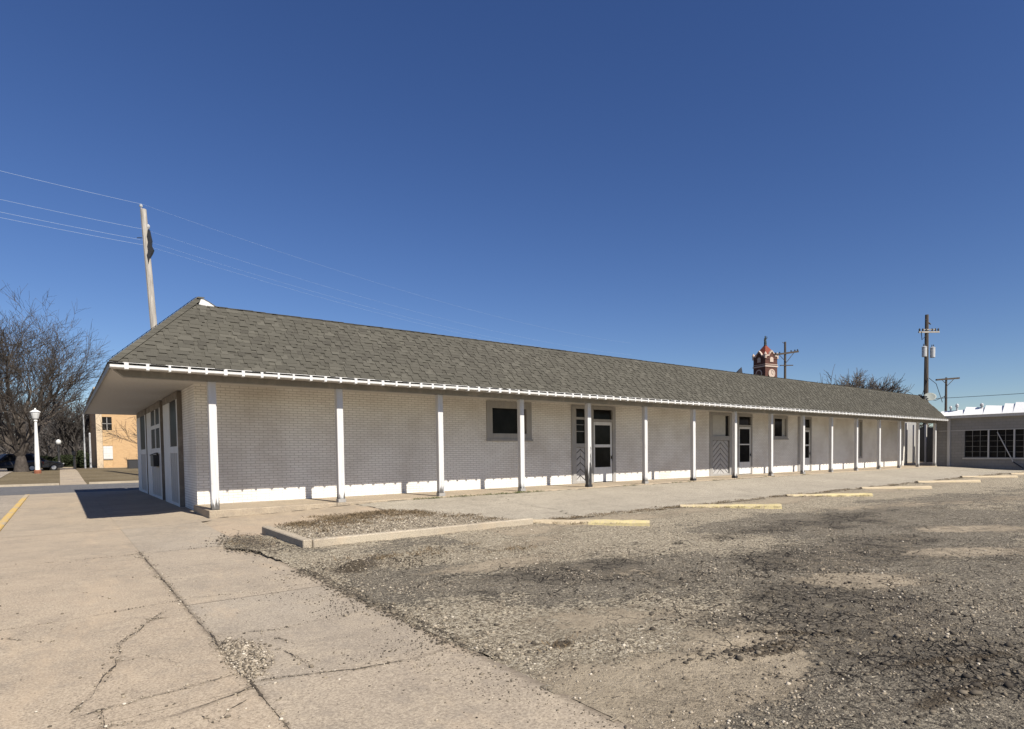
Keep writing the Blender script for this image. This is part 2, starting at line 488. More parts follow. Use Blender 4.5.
M_['grass'] = grass_ground()
M_['concrete'] = concrete('driveway_concrete', use_tone=True)
M_['walk'] = concrete('walk_concrete', (0.37, 0.30, 0.215), (0.34, 0.28, 0.205))
M_['apron'] = concrete('apron_concrete', (0.38, 0.295, 0.21), (0.36, 0.29, 0.21))
M_['kerb'] = concrete('kerb_concrete', (0.40, 0.35, 0.27), (0.36, 0.31, 0.24))
M_['alley'] = asphalt('alley_worn_asphalt', (0.25, 0.222, 0.178), (0.33, 0.295, 0.235), 0.3)
M_['street'] = asphalt('street_asphalt', (0.095, 0.095, 0.10), (0.125, 0.122, 0.12), 0.25)
M_['side_road'] = asphalt('side_road_asphalt', (0.22, 0.19, 0.155), (0.30, 0.26, 0.21), 0.3)
M_['lot'] = lot_mat()

# ---- ground sheet: level by the building, a little higher beyond the street
def ground_z(x, y):
    return -0.31 + 0.36 * sstep((y - 28) / 28.0) + 0 * x
xs = np.concatenate([[-1500, -700, -300, -150, -80], np.arange(-50, 61, 5.0), [90, 150, 300, 700, 1500]])
ys = np.concatenate([[-600, -200, -60, -20, 0, 15], np.arange(20, 90, 2.5), [100, 150, 300, 700, 2500]])
tag(grid_obj('ground', xs, ys, ground_z, M_['grass']), kind='structure')

# street running along x behind the end of the building, side road along y on the left
b = MB()
def sheet(b, x0, x1, y0, y1, z): b.add([(x0, y0, z), (x1, y0, z), (x1, y1, z), (x0, y1, z)], [(0, 1, 2, 3)])
sheet(b, -200, 200, 18.0, 28.0, -0.268)
tag(b.build('street', M_['street']), kind='structure')
b = MB(); sheet(b, -16, -4.08, -40, 17.994, -0.272); tag(b.build('side_road', M_['side_road']), kind='structure')
b = MB(); sheet(b, -16, -8, 28.004, 300, -0.0); 
# side road continues beyond the street, following the ground
b = MB()
yy = np.arange(28.0, 200, 4.0)
for a, c in zip(yy[:-1], yy[1:]):
    za, zc = float(ground_z(0, a)) + 0.03, float(ground_z(0, c)) + 0.03
    b.add([(-15, a, za), (-6.2, a, za), (-6.2, c, zc), (-15, c, zc)], [(0, 1, 2, 3)])
tag(b.build('far_road', M_['side_road']), kind='structure')
# far kerb of the street and the walk crossing the lawn
b = MB()
b.box(-6.0, -2.95, 28.0, 28.18, -0.30, -0.15); b.box(-1.6, 60, 28.0, 28.18, -0.30, -0.15)
tag(b.build('kerb', M_['kerb']), kind='structure')
b = MB()
yy = np.arange(28.2, 84, 3.0)
for a, c in zip(yy[:-1], yy[1:]):
    za, zc = float(ground_z(0, a)) + 0.025, float(ground_z(0, c)) + 0.025
    w = 0.62
    b.add([(-2.3 - w, a, za), (-2.3 + w, a, za), (-2.3 + w, c, zc), (-2.3 - w, c, zc)], [(0, 1, 2, 3)])
za = float(ground_z(0, 67)) + 0.03
b.add([(-6, 66.2, za), (30, 66.2, za), (30, 68.4, za), (-6, 68.4, za)], [(0, 1, 2, 3)])
tag(b.build('sidewalk', M_['walk']), kind='structure')
b = MB(); sheet(b, -3.9, 12, 16.9, 17.99, -0.262); sheet(b, -4.06, -3.9, 17, 17.99, -0.262)
tag(b.build('gutter_pan', M_['kerb']), kind='structure')

CRACKS = [([(-1.92, -4.6), (-1.91, -8.8), (-1.91, -12.4)], 0.016), ([(-1.91, -12.4), (-1.92, -16)], 0.006),
    ([(-2.11, -9.38), (-2.29, -9.78), (-2.43, -10.14), (-2.54, -10.36), (-2.55, -10.74), (-2.63, -11.11), (-2.7, -11.39), (-2.79, -11.65), (-2.87, -11.88)], 0.011),
    ([(-1.6, -11.38), (-1.54, -11.46), (-1.51, -11.72), (-1.49, -11.97)], 0.008), ([(-1.51, -11.02), (-1.41, -11.35)], 0.006),
    ([(-2.73, -11.9), (-2.71, -12.3)], 0.007), ([(-2.26, -12.38), (-2.22, -12.56), (-2.13, -12.42), (-1.98, -12.32)], 0.007),
    ([(-2.85, -11.95), (-2.63, -11.9), (-2.46, -11.86), (-2.23, -11.84), (-1.95, -11.78)], 0.009),
    ([(-1.87, -12.03), (-1.57, -12.12), (-1.26, -12.26), (-0.86, -12.32), (-0.5, -12.27)], 0.012),
    ([(-1.9, -12.1), (-2.2, -12.25), (-2.44, -12.31), (-2.75, -12.2)], 0.011),
    ([(-1.9, -10.6), (-1.45, -10.8), (-1.0, -10.74), (-0.45, -10.68)], 0.007),
    ([(-3.88, -4.98), (-3.2, -4.86), (-2.74, -4.9), (-1.9, -4.88), (-0.8, -4.86)], 0.010),
    ([(-3.88, -9.2), (-2.85, -9.15), (-1.9, -8.93), (-1.0, -9.02), (-0.5, -9.0)], 0.005),
    ([(-3.3, -9.5), (-3.0, -9.9), (-2.95, -9.95)], 0.007), ([(-2.28, -9.6), (-2.12, -9.68)], 0.014),
    ([(-2.67, -10.89), (-2.37, -10.9), (-2.16, -11.38)], 0.004),
    ([(-0.4, -0.62), (-0.15, -1.6), (-0.12, -3.0), (-0.4, -4.3)], 0.0121)]
# ---- concrete driveway in slabs, each with its own tone
def jit(): return rng.uniform(-0.012, 0.012)
def drive():
    xsl = [-3.9, -1.91, -0.40]
    ysl = [-26, -22, -18.6, -15.3, -12.15, -9.25, -4.87, -0.6, 3.6, 8, 12.4, 16.9]
    V = []; Fc = []; T = []
    for i in range(2):
        for j in range(len(ysl) - 1):
            t = (0.25 if i == 0 else 0.75) + rng.uniform(-0.25, 0.25)
            x0, x1 = xsl[i], xsl[i + 1]
            if i == 1 and ysl[j] >= -0.7: x1 = 0.0
            dz = rng.uniform(-0.003, 0.003)
            g = 0.0012
            o = len(V)
            near = ysl[j] > -16 and ysl[j] < -4
            nx, ny = (44, 90) if near else (8, 16)
            gx_, gy_ = np.meshgrid(np.linspace(x0 + g, x1 - g, nx + 1), np.linspace(ysl[j] + g, ysl[j + 1] - g, ny + 1))
            gz_ = -0.245 + dz + 0.010 * (fbm(gx_, gy_, 0.7, 3, 4) - 0.5) + 0.055 * sstep((gx_ + 1.2) / 1.1) * sstep((gy_ + 3.2) / 3.0)
            V.extend(np.stack([gx_, gy_, gz_], -1).reshape(-1, 3).tolist())
            T.extend([min(1, max(0, t))] * ((nx + 1) * (ny + 1)))
            for a in range(ny):
                for c in range(nx):
                    k = o + a * (nx + 1) + c
                    Fc.append((k, k + 1, k + nx + 2, k + nx + 1))
    me = bpy.data.meshes.new('driveway')
    me.from_pydata(V, [], Fc)
    me.materials.append(M_['concrete'])
    a = me.attributes.new('tone', 'FLOAT', 'POINT'); a.data.foreach_set('value', T)
    VV = np.array(V); st = np.zeros(len(VV))
    for pts, w_ in CRACKS:
        for (ax, ay), (bx_, by_) in zip(pts[:-1], pts[1:]):
            dx, dy = bx_ - ax, by_ - ay
            tt = np.clip(((VV[:, 0] - ax) * dx + (VV[:, 1] - ay) * dy) / (dx * dx + dy * dy), 0, 1)
            dd = np.hypot(VV[:, 0] - ax - tt * dx, VV[:, 1] - ay - tt * dy)
            st = np.maximum(st, (0.35 + 20 * w_) * np.exp(-(dd / (0.012 + 2.6 * w_)) ** 2))
    st = np.maximum(st, 0.75 * np.exp(-((VV[:, 0] + 0.40) / 0.10) ** 2) * (VV[:, 1] < -4.3))
    a = me.attributes.new('stain', 'FLOAT', 'POINT'); a.data.foreach_set('value', st.astype(np.float32))
    me.polygons.foreach_set('use_smooth', [True] * len(me.polygons))
    o = bpy.data.objects.new('driveway', me); col.objects.link(o)
    return tag(o, kind='structure')
drive()

# ---- apron and alley in front of the walk
def apron_z(x, y):
    ztop = -0.19 + 0.15 * sstep(x / 5.0)
    z = -0.235 + (ztop + 0.235) * sstep((y + 4.8) / 4.8)
    z = np.where(x < -0.1, -0.240 + (z + 0.240) * sstep((x + 0.42) / 0.32), z)
    return z + 0.012 * (fbm(x, y, 0.8, 3, 9) - 0.5)
def ap_edge(y): return 3.45 + 0.05 * np.sin(y * 3.1)
ys = np.concatenate([np.arange(-4.6, -0.10, 0.15), [-0.06]])
xs = np.arange(-0.41, 3.5, 0.13)
tag(grid_obj('apron', xs, ys, apron_z, M_['apron'],
    mask=lambda x, y: (x < ap_edge(y)) & (y > -3.9 + 0.55 * np.clip(x - 0.2, 0, 9) - 0.2) & ((x > 0.0) | (y > -4.4))), kind='structure')
xs = np.concatenate([np.arange(3.3, 16, 0.2), np.arange(16, 62, 1.0)])
ys = np.concatenate([np.arange(-6.3, -0.10, 0.15), [-0.06]])
tag(grid_obj('alley', xs, ys, lambda x, y: apron_z(x, y) - 0.004, M_['alley'],
    mask=lambda x, y: (x > ap_edge(y) - 0.12) & (y > -6.15 + 0.25 * fbm(x, y * 0, 1.3, 3, 3))), kind='structure')

# ---- the gravel lot as a rough height field
def blob(x, y, cx, cy, rx, ry, rot=0.0):
    dx, dy = x - cx, y - cy
    c, s = math.cos(rot), math.sin(rot)
    u, w = (dx * c + dy * s) / rx, (-dx * s + dy * c) / ry
    return np.exp(-(u * u + w * w) * 1.2)
def a_sand(x, y):
    s = 0.95 * blob(x, y, 0.75, -14.0, 1.0, 0.55) + 0.8 * blob(x, y, -0.1, -13.9, 0.5, 0.6)
    s = s + 0.8 * blob(x, y, 4.5, -13.3, 0.9, 0.5, -0.7) + 0.75 * blob(x, y, 7.6, -13.4, 1.2, 0.45, -0.5) + 0.7 * blob(x, y, 10.5, -12.6, 1.8, 0.6, -0.5)
    s = s + 0.55 * blob(x, y, 1.6, -9.4, 1.6, 0.5) + 0.5 * blob(x, y, 3.2, -8.2, 1.8, 0.6) + 0.4 * blob(x, y, 0.8, -12.4, 0.9, 0.7)
    s = s + 0.45 * np.exp(-((y + 6.9) / 0.7) ** 2) * (x > 3.5) + 0.35 * blob(x, y, 3.0, -11.2, 1.2, 0.6)
    s = s + 0.4 * blob(x, y, 22, -12, 6, 1.2, -0.4) + 0.35 * blob(x, y, 14, -9.5, 5, 0.8, -0.3)
    s = s + 0.25 * (fbm(x * 0.5, y, 0.6, 4, 61) - 0.5) * 2
    return s * 1.25 + 0.04
def a_grav(x, y):
    g = 0.5 + 1.5 * (fbm(x * 0.5, y, 0.6, 4, 61) - 0.5) + 0.45 * np.exp(-((y + 8.6 + 0.45 * (x - 2)) / 1.3) ** 2) * (x < 8)
    g = g + 0.8 * np.exp(-((y + 7.2) / 1.2) ** 2) * (x > 2.5) + 0.4 * blob(x, y, 0.4, -12.6, 1.2, 1.2) - 0.8 * np.clip(a_crack(x, y), 0, 1)
    return np.clip(g + 0.06, 0, 1.2)
def a_dirt(x, y):
    d = 0.6 * blob(x, y, -0.38, -5.1, 0.28, 0.75) + 0.75 * blob(x, y, 0.15, -8.6, 0.55, 0.35, 0.5) + 0.6 * blob(x, y, 0.6, -8.0, 0.7, 0.25, 0.5)
    d = d + 0.9 * blob(x, y, 0.21, -12.8, 0.16, 0.09) + 0.6 * blob(x, y, 0.06, -12.65, 0.10, 0.05) + 0.45 * np.exp(-((x + 0.40 - 0.08 * fbm(x * 0, y, 2.0, 3, 5)) / 0.045) ** 2) * ((y > -12.8) & (y < -8.0))
    d = d + 0.55 * np.exp(-((y + 6.28) / 0.20) ** 2) * (fbm(x, y, 0.9, 3, 11) > 0.5) * (x > 0.0)
    d = d + 0.7 * blob(x, y, 1.35, -14.0, 0.5, 0.10, -0.35) + 0.7 * blob(x, y, 1.5, -15.2, 0.9, 0.13, -0.2) + 0.35 * blob(x, y, 1.2, -13.6, 0.2, 0.07)
    d = d + 0.95 * blob(x, y, 1.40, -13.88, 0.50, 0.045, -0.3) + 0.9 * blob(x, y, 1.85, -13.85, 0.45, 0.06, -1.05) + 0.8 * blob(x, y, 2.1, -14.95, 0.8, 0.11, -0.45) + 0.6 * blob(x, y, 0.9, -13.62, 0.16, 0.05)
    return d
def a_crack(x, y):
    c = 0.95 * blob(x, y, 2.2, -14.7, 0.9, 0.9, 0.3) + 0.6 * blob(x, y, 3.2, -13.6, 1.3, 0.8) + 0.5 * blob(x, y, 2.0, -10.6, 1.8, 0.8)
    c = c + 0.55 * blob(x, y, 6.5, -12.4, 2.5, 0.9) + 0.4 * blob(x, y, 10, -10, 4, 1.2)
    c = c + 0.30 * sstep((x - 0.3) / 2.0) * sstep((-8.6 - y) / 1.5) + 0.35 * blob(x, y, 0.4, -9.6, 0.6, 0.8)
    return c
def lot_z(x, y):
    z = -0.250 + 0.030 * (fbm(x, y, 1.1, 4, 2) - 0.5) + 0.022 * (fbm(x, y, 6.5, 3, 6) - 0.5)
    z = z + 0.035 * np.clip(a_dirt(x, y), 0, 1.2) * fbm(x, y, 7.0, 3, 8) * 1.6
    z = z + 0.11 * blob(x, y, 0.2, -8.55, 0.32, 0.2, 0.5) * (0.4 + fbm(x, y, 5, 3, 12)) + 0.05 * blob(x, y, 0.7, -8.05, 0.5, 0.12, 0.5)
    z = z - 0.012 * blob(x, y, 0.75, -14.0, 0.9, 0.5)
    cr = np.clip(a_crack(x, y), 0, 1)
    z = z + cr * 0.03 * (fbm(x, y, 9.0, 2, 14) - 0.5)
    z = z + 0.05 * sstep((y + 8.5) / 2.5)
    return z
def lot_edge(y): return -0.43 - 0.33 * np.exp(-((y + 5.2) / 0.8) ** 2) + 0.14 * (fbm(y * 0, y, 2.3, 4, 21) - 0.5) + 0.03 * (fbm(y * 0, y, 14, 2, 22) - 0.5)
xs = np.concatenate([np.arange(-0.95, 4.0, 0.035), np.arange(4.0, 9, 0.08), np.arange(9, 20, 0.2), np.arange(20, 61, 0.7)])
ys = np.concatenate([np.arange(-40, -17, 1.0), np.arange(-17, -12.5, 0.035), np.arange(-12.5, -7.5, 0.045), np.arange(-7.5, -3.9, 0.06)])
tag(grid_obj('parking_lot', xs, ys, lot_z, M_['lot'], {'sand': a_sand, 'dirt': a_dirt, 'crack': a_crack, 'grav': a_grav},
    mask=lambda x, y: (x > lot_edge(y)) & ((y < -5.95) | ((x < 0.25) & (y < -4.15 - 0.5 * np.clip(x + .2, 0, 1)))) ), kind='structure')

# ---- raised walk under the canopy
b = MB()
jx = list(np.arange(-0.15, 46.1, 3.05)) + [46.05]
for a, c in zip(jx[:-1], jx[1:]):
    b.box(a + 0.003, c - 0.003, -0.12, 2.095, -0.30, 0.0 + random.uniform(-0.003, 0.003))
walk = b.build('walkway', M_['walk'], bevel=0.015); tag(walk, kind='structure')
b = MB(); b.box(46.05, 60, 0.3, 14, -0.3, -0.03); tag(b.build('passage_floor', M_['walk']), kind='structure')

# ================================================================== MAIN BUILDING
bld = empty('commercial_building', (0, 0, 0), 'long low white brick building with grey shingle mansard canopy and a row of white posts', 'building')
W, ZT = 2.1, 3.24

def wall_open(b, axis, c, a0, a1, z0, z1, openings, depth):
    """wall face in plane axis=c with rectangular openings and reveals going in by depth"""
    As = sorted({a0, a1, *[o[0] for o in openings], *[o[1] for o in openings]})
    Zs = sorted({z0, z1, *[o[2] for o in openings], *[o[3] for o in openings]})
    P = (lambda a, z, d=0: (a, c + d, z)) if axis == 'y' else (lambda a, z, d=0: (c + d, a, z))
    for i in range(len(As) - 1):
        for j in range(len(Zs) - 1):
            ma, mz = (As[i] + As[i + 1]) / 2, (Zs[j] + Zs[j + 1]) / 2
            if any(o[0] < ma < o[1] and o[2] < mz < o[3] for o in openings): continue
            q = [P(As[i], Zs[j]), P(As[i + 1], Zs[j]), P(As[i + 1], Zs[j + 1]), P(As[i], Zs[j + 1])]
            if axis == 'x': q.reverse()
            b.add(q, [(0, 1, 2, 3)])
    for x0, x1, q0, q1 in openings:
        for (s, t) in (((x0, q0), (x1, q0)), ((x1, q0), (x1, q1)), ((x1, q1), (x0, q1)), ((x0, q1), (x0, q0))):
            q = [P(*s), P(*t), P(*t, depth), P(*s, depth)]
            if axis == 'y': q.reverse()
            b.add(q, [(0, 1, 2, 3)])

fr_open = [(9.15, 11.17, 1.77, 3.18), (13.20, 15.68, 0.0, 3.20), (22.30, 26.02, 0.0, 3.20), (28.06, 29.60, 1.90, 3.20), (30.75, 32.30, 0.0, 3.20), (38.5, 39.05, 0.66, 3.20)]
b = MB()
wall_open(b, 'y', W, -0.05, 46.03, -0.32, ZT, fr_open, 0.14)
b.build('front_wall', M_['brick_front'], bld, uv=True)
b = MB()
bays = [(4.2, 7.36), (8.1, 12.3), (12.6, 16.2)]; bayg = [(4.42, 5.85), (8.35, 10.85), (12.95, 14.8)]
wall_open(b, 'x', -0.05, W, 16.5, -0.42, ZT, [(a, c, -0.3, 3.18) for a, c in bays], 0.10)
b.build('end_wall', M_['brick_front'], bld, uv=True)
b = MB()
b.box(-0.05, 46.03, 16.3, 16.5, -0.42, ZT); b.box(45.83, 46.03, W + 0.16, 16.29, -0.42, ZT)
b.build('rear_wall', M_['brick_front'], bld, uv=True)
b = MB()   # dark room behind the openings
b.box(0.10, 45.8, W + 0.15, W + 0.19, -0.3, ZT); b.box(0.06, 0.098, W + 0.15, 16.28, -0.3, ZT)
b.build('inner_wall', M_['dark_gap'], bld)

def shape_frame(b, x0, x1, z0, z1, w, y0, y1, bottom=True):
    b.box(x0, x0 + w, y0, y1, z0, z1); b.box(x1 - w, x1, y0, y1, z0, z1)
    b.box(x0 + w, x1 - w, y0 + 0.002, y1 - 0.002, z1 - w, z1)
    if bottom: b.box(x0 + w, x1 - w, y0 + 0.002, y1 - 0.002, z0, z0 + w)

def pane(parent, x0, x1, z0, z1, y, mat='glass'):
    b = MB(); b.box(x0, x1, y, y + 0.008, z0, z1); return b.build('pane', M_[mat], parent)

def chevron(parent, x0, x1, z0, z1, y):
    b = MB()
    cx = (x0 + x1) / 2; step = 0.27; k = z0 - (x1 - x0)
    g = 0.022
    def clip(poly):
        for s, lim, ax in ((1, z0, 1), (-1, -z1, 1)):
            out = []
            for i in range(len(poly)):
                p, q = poly[i], poly[(i + 1) % len(poly)]
                dp, dq = s * p[ax] - lim, s * q[ax] - lim
                if dp >= 0: out.append(p)
                if (dp >= 0) != (dq >= 0):
                    t = dp / (dp - dq); out.append((p[0] + (q[0] - p[0]) * t, p[1] + (q[1] - p[1]) * t))
            poly = out
            if not poly: break
        return poly
    hw = (x1 - x0) / 2
    while k < z1 + 0.1:
        for s in (-1, 1):
            xa, xb = cx + s * hw, cx + s * 0.006
            pl = clip([(xa, k), (xb, k + hw * 0.75), (xb, k + hw * 0.75 + step - g * 2), (xa, k + step - g * 2)])
            if len(pl) > 2:
                area = sum(pl[i][0] * pl[(i + 1) % len(pl)][1] - pl[(i + 1) % len(pl)][0] * pl[i][1] for i in range(len(pl)))
                if area < 0: pl = pl[::-1]
                m = len(pl)
                vs = [(p[0], y, p[1]) for p in pl] + [(p[0], y + 0.02, p[1]) for p in pl]
                b.add(vs, [tuple(range(m))] + [(i, i + m, (i + 1) % m + m, (i + 1) % m) for i in range(m)])
        k += step
    pl_ = b.build('chevron_panel', M_['chevron'], parent)
    bb = MB(); bb.box(x0, x1, y + 0.021, y + 0.04, z0, z1); bb.build('panel_backing', M_['dark_gap'], parent)
    return pl_

def group_part(name, loc): 
    o = empty(name, loc); attach(o, bld); o.location = Vector(loc) - abs_loc(bld); return o

def screen_door(doorway, x0, x1, z0, z1, lites, y):
    b = MB(); w = 0.09
    b.box(x0, x0 + w, y, y + 0.035, z0, z1); b.box(x1 - w, x1, y, y + 0.035, z0, z1)
    zs = sorted(lites)
    zz = [z0] + [e for l in zs for e in l] + [z1]
    for i in range(0, len(zz), 2): b.box(x0 + w, x1 - w, y + 0.003, y + 0.032, zz[i], zz[i + 1])
    b.build('screen_door', M_['door_white'], doorway, bevel=0.004)
    for l in zs: pane(doorway, x0 + w, x1 - w, l[0], l[1], y + 0.016, 'glass')
    b = MB(); b.box(x1 - 0.07, x1 - 0.03, y - 0.03, y, 0.98, 1.10); b.tube([(x1 - 0.05, y - 0.05, 0.9), (x1 - 0.05, y - 0.05, 1.15)], 0.012)
    b.build('handle', M_['metal_dark'], doorway)

# facade window beside the third post
w1 = group_part('window', (10.16, W, 1.77))
b = MB(); shape_frame(b, 9.14, 11.18, 1.76, 3.19, 0.25, W - 0.035, W + 0.10); b.box(9.1, 11.22, W - 0.07, W - 0.036, 1.72, 1.80); b.build('frame', M_['casing'], w1, bevel=0.006)
pane(w1, 9.39, 10.72, 2.01, 2.94, W + 0.07, 'glass'); pane(w1, 10.75, 10.93, 2.01, 2.94, W + 0.075, 'glass_brown')
b = MB(); b.box(10.72, 10.75, W + 0.05, W + 0.09, 2.02, 2.93); b.build('mullion', M_['casing'], w1)
# first doorway: sash over a chevron panel on the left, screen door on the right
d = group_part('doorway', (14.4, W, 0))
b = MB()
b.box(13.19, 13.44, W - 0.04, W + 0.12, 0.002, 3.2); b.box(15.50, 15.69, W - 0.04, W + 0.12, 0.002, 3.2); b.box(13.96, 14.40, W - 0.038, W + 0.12, 0.002, 3.2)
b.box(13.44, 13.96, W - 0.036, W + 0.118, 3.06, 3.2); b.box(14.40, 15.50, W - 0.036, W + 0.118, 3.06, 3.2)
b.box(13.44, 13.96, W - 0.03, W + 0.1, 2.62, 2.72); b.box(14.40, 15.50, W - 0.03, W + 0.1, 2.56, 2.66)
b.box(13.44, 13.96, W - 0.03, W + 0.1, 1.47, 1.64); b.box(13.44, 13.96, W - 0.03, W + 0.1, 0.002, 0.10)
b.build('frame', M_['casing'], d, bevel=0.006)
pane(d, 13.44, 13.96, 2.72, 3.06, W + 0.06); pane(d, 13.44, 13.96, 1.64, 2.62, W + 0.06); pane(d, 14.40, 15.50, 2.66, 3.06, W + 0.06)
b = MB(); b.box(13.44, 13.96, W + 0.045, W + 0.06, 2.40, 2.42); b.box(13.44, 13.96, W + 0.045, W + 0.06, 2.12, 2.15); b.build('sash_bar', M_['casing'], d)
chevron(d, 13.46, 13.94, 0.10, 1.46, W + 0.03)
screen_door(d, 14.41, 15.49, 0.03, 2.55, [(0.64, 1.48), (1.60, 2.41)], W + 0.0)
# second doorway: blind behind a wide sash over chevrons, screen door on the right
d = group_part('doorway', (24.2, W, 0))
b = MB()
b.box(22.29, 22.54, W - 0.04, W + 0.12, 0.002, 3.2); b.box(25.92, 26.03, W - 0.04, W + 0.12, 0.002, 3.2); b.box(23.95, 24.80, W - 0.038, W + 0.12, 0.002, 3.2)
b.box(22.54, 23.95, W - 0.036, W + 0.118, 3.06, 3.2); b.box(24.80, 25.92, W - 0.036, W + 0.118, 3.06, 3.2)
b.box(24.80, 25.92, W - 0.03, W + 0.1, 2.52, 2.62); b.box(22.54, 23.95, W - 0.03, W + 0.1, 1.80, 2.02); b.box(22.54, 23.95, W - 0.03, W + 0.1, 0.002, 0.11)
b.build('frame', M_['casing'], d, bevel=0.006)
pane(d, 22.54, 23.72, 2.02, 3.06, W + 0.06, 'blind'); pane(d, 23.72, 23.95, 2.02, 3.06, W + 0.062, 'glass'); pane(d, 24.80, 25.92, 2.62, 3.06, W + 0.06)
chevron(d, 22.58, 23.92, 0.11, 1.79, W + 0.03)
screen_door(d, 24.81, 25.91, 0.03, 2.51, [(0.66, 1.56), (1.62, 2.41)], W + 0.0)
# small window beside the seventh post
w2 = group_part('window', (28.8, W, 1.9))
b = MB(); shape_frame(b, 28.05, 29.61, 1.89, 3.2, 0.16, W - 0.035, W + 0.10); b.box(28.02, 29.64, W - 0.07, W - 0.036, 1.85, 1.93); b.build('frame', M_['casing'], w2, bevel=0.006)
pane(w2, 28.21, 29.15, 2.05, 3.04, W + 0.07); pane(w2, 29.15, 29.45, 2.05, 3.04, W + 0.072, 'blind')
# third doorway
d = group_part('doorway', (31.5, W, 0))
b = MB()
b.box(30.74, 31.50, W - 0.04, W + 0.12, 0.002, 3.2); b.box(32.16, 32.31, W - 0.04, W + 0.12, 0.002, 3.2)
b.box(31.50, 32.16, W - 0.036, W + 0.118, 3.08, 3.2); b.box(31.50, 32.16, W - 0.03, W + 0.1, 2.44, 2.58)
b.build('frame', M_['casing'], d, bevel=0.006)
pane(d, 31.50, 32.16, 2.58, 3.08, W + 0.06)
screen_door(d, 31.50, 32.16, 0.03, 2.43, [(0.78, 1.5), (1.58, 2.33)], W + 0.0)
# narrow window far along
w3 = group_part('window', (38.78, W, 0.66))
b = MB(); shape_frame(b, 38.49, 39.06, 0.65, 3.2, 0.13, W - 0.03, W + 0.10); b.build('frame', M_['casing'], w3); pane(w3, 38.62, 38.93, 0.78, 3.07, W + 0.07, 'blind')

# end wall: three shallow projecting bays, glass nearly flush with their fronts
def bay(y0, y1, g0, g1, door):
    d = group_part('end_bay', (-0.15, (y0 + y1) / 2, -0.25))
    x0, x1 = -0.18, 0.04
    b = MB()
    b.box(x0 + 0.004, x1, y0, y0 + 0.05, -0.25, 3.2); b.box(x0 + 0.004, x1, y1 - 0.05, y1, -0.25, 3.2)
    b.box(x0 + 0.002, x1, y0 + 0.05, y1 - 0.05, 2.98, 3.2)
    b.build('side_casing', M_['brown_trim'], d)
    b = MB()
    b.box(x0, x0 + 0.06, y0 + 0.052, g0, -0.25, 2.978); b.box(x0, x0 + 0.06, g1, y1 - 0.052, -0.25, 2.978)
    b.box(x0 + 0.003, x0 + 0.06, g0, g1, 1.40, 1.60); b.box(x0 + 0.003, x0 + 0.06, g0, g1, -0.25, -0.10)
    ym = (g0 + g1) / 2
    if door:
        b.box(x0 + 0.003, x0 + 0.06, ym - 0.09, ym + 0.09, 1.60, 2.978); b.box(x0 + 0.006, x0 + 0.06, g0, ym - 0.09, 2.30, 2.44); b.box(x0 + 0.006, x0 + 0.06, ym + 0.09, g1, 2.30, 2.44)
    b.build('frame', M_['door_white'], d, bevel=0.004)
    b = MB(); n = 4
    for k in range(n):
        a0 = g0 + (g1 - g0) * k / n; a1 = g0 + (g1 - g0) * (k + 1) / n
        b.box(x0 + 0.02, x0 + 0.05, a0 + 0.02, a1 - 0.02, -0.10, 1.40)
    b.build('lower_panel', M_['chevron'], d)
    b = MB(); b.box(x0 + 0.051, x0 + 0.058, g0, g1, -0.10, 1.40); b.build('panel_backing', M_['dark_gap'], d)
    def px(a0, a1, q0, q1):
        b = MB(); b.box(x0 + 0.022, x0 + 0.03, a0, a1, q0, q1); b.build('pane', M_['glass_matt'], d)
    if door:
        for a0, a1 in ((g0, ym - 0.09), (ym + 0.09, g1)):
            px(a0, a1, 1.60, 2.30); px(a0, a1, 2.44, 2.978)
    else: px(g0, g1, 1.60, 2.978)
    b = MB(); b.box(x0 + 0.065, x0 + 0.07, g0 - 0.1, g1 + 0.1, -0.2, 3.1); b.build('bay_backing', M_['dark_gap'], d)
    return d
M_['glass_matt'] = glass_mat('dusty_dark_glass', (0.012, 0.011, 0.010), 0.35, 0.05)
for (a, c), (g0, g1), dr in zip(bays, bayg, (False, True, False)): bay(a, c, g0, g1, dr)

# ---- soffit, fascia, beam, gutter
b = MB()
pts_o = [(-1.97, -0.58), (46.05, -0.58), (46.05, 2.12), (-0.04, 2.12), (-0.04, 17.45), (-1.97, 17.45)]
b.add([(x, y, 3.225) for x, y in pts_o] + [(x, y, 3.26) for x, y in pts_o], [(5, 4, 3, 0), (0, 3, 2, 1), (6, 9, 10, 11), (6, 7, 8, 9)])
b.build('soffit', M_['grey_trim'], bld)
b = MB()
b.box(-2.0, 46.07, -0.62, -0.585, 3.19, 3.31)
b.box(-2.01, -1.975, -0.582, 17.5, 3.17, 3.31)
b.build('fascia', M_['beam'], bld)
b = MB()   # beam on the posts, scarfed at its near end
ya, yb = -0.10, 0.10
b.add([(-1.90, ya, 3.222), (46.0, ya, 3.222), (46.0, ya, 3.075), (-1.72, ya, 3.075), (-1.90, yb, 3.222), (46.0, yb, 3.222), (46.0, yb, 3.075), (-1.72, yb, 3.075)],
      [(0, 3, 2, 1), (4, 5, 6, 7), (3, 7, 6, 2), (0, 4, 7, 3), (1, 2, 6, 5), (0, 1, 5, 4)])
b.build('beam', M_['beam'], bld)
b = MB()   # half-round trough
prof = [(-0.625, 3.256), (-0.625, 3.215), (-0.645, 3.190), (-0.71, 3.185), (-0.748, 3.205), (-0.752, 3.258), (-0.742, 3.258), (-0.738, 3.215), (-0.70, 3.20), (-0.65, 3.20), (-0.635, 3.22), (-0.635, 3.256)]
gx = np.linspace(-2.0, 46.08, 30)
vs = []; fs = []
for x in gx:
    dz = 0.006 * math.sin(x * 1.1) + 0.004 * math.sin(x * 3.3)
    vs += [(x, y, z + dz) for y, z in prof]
m = len(prof)
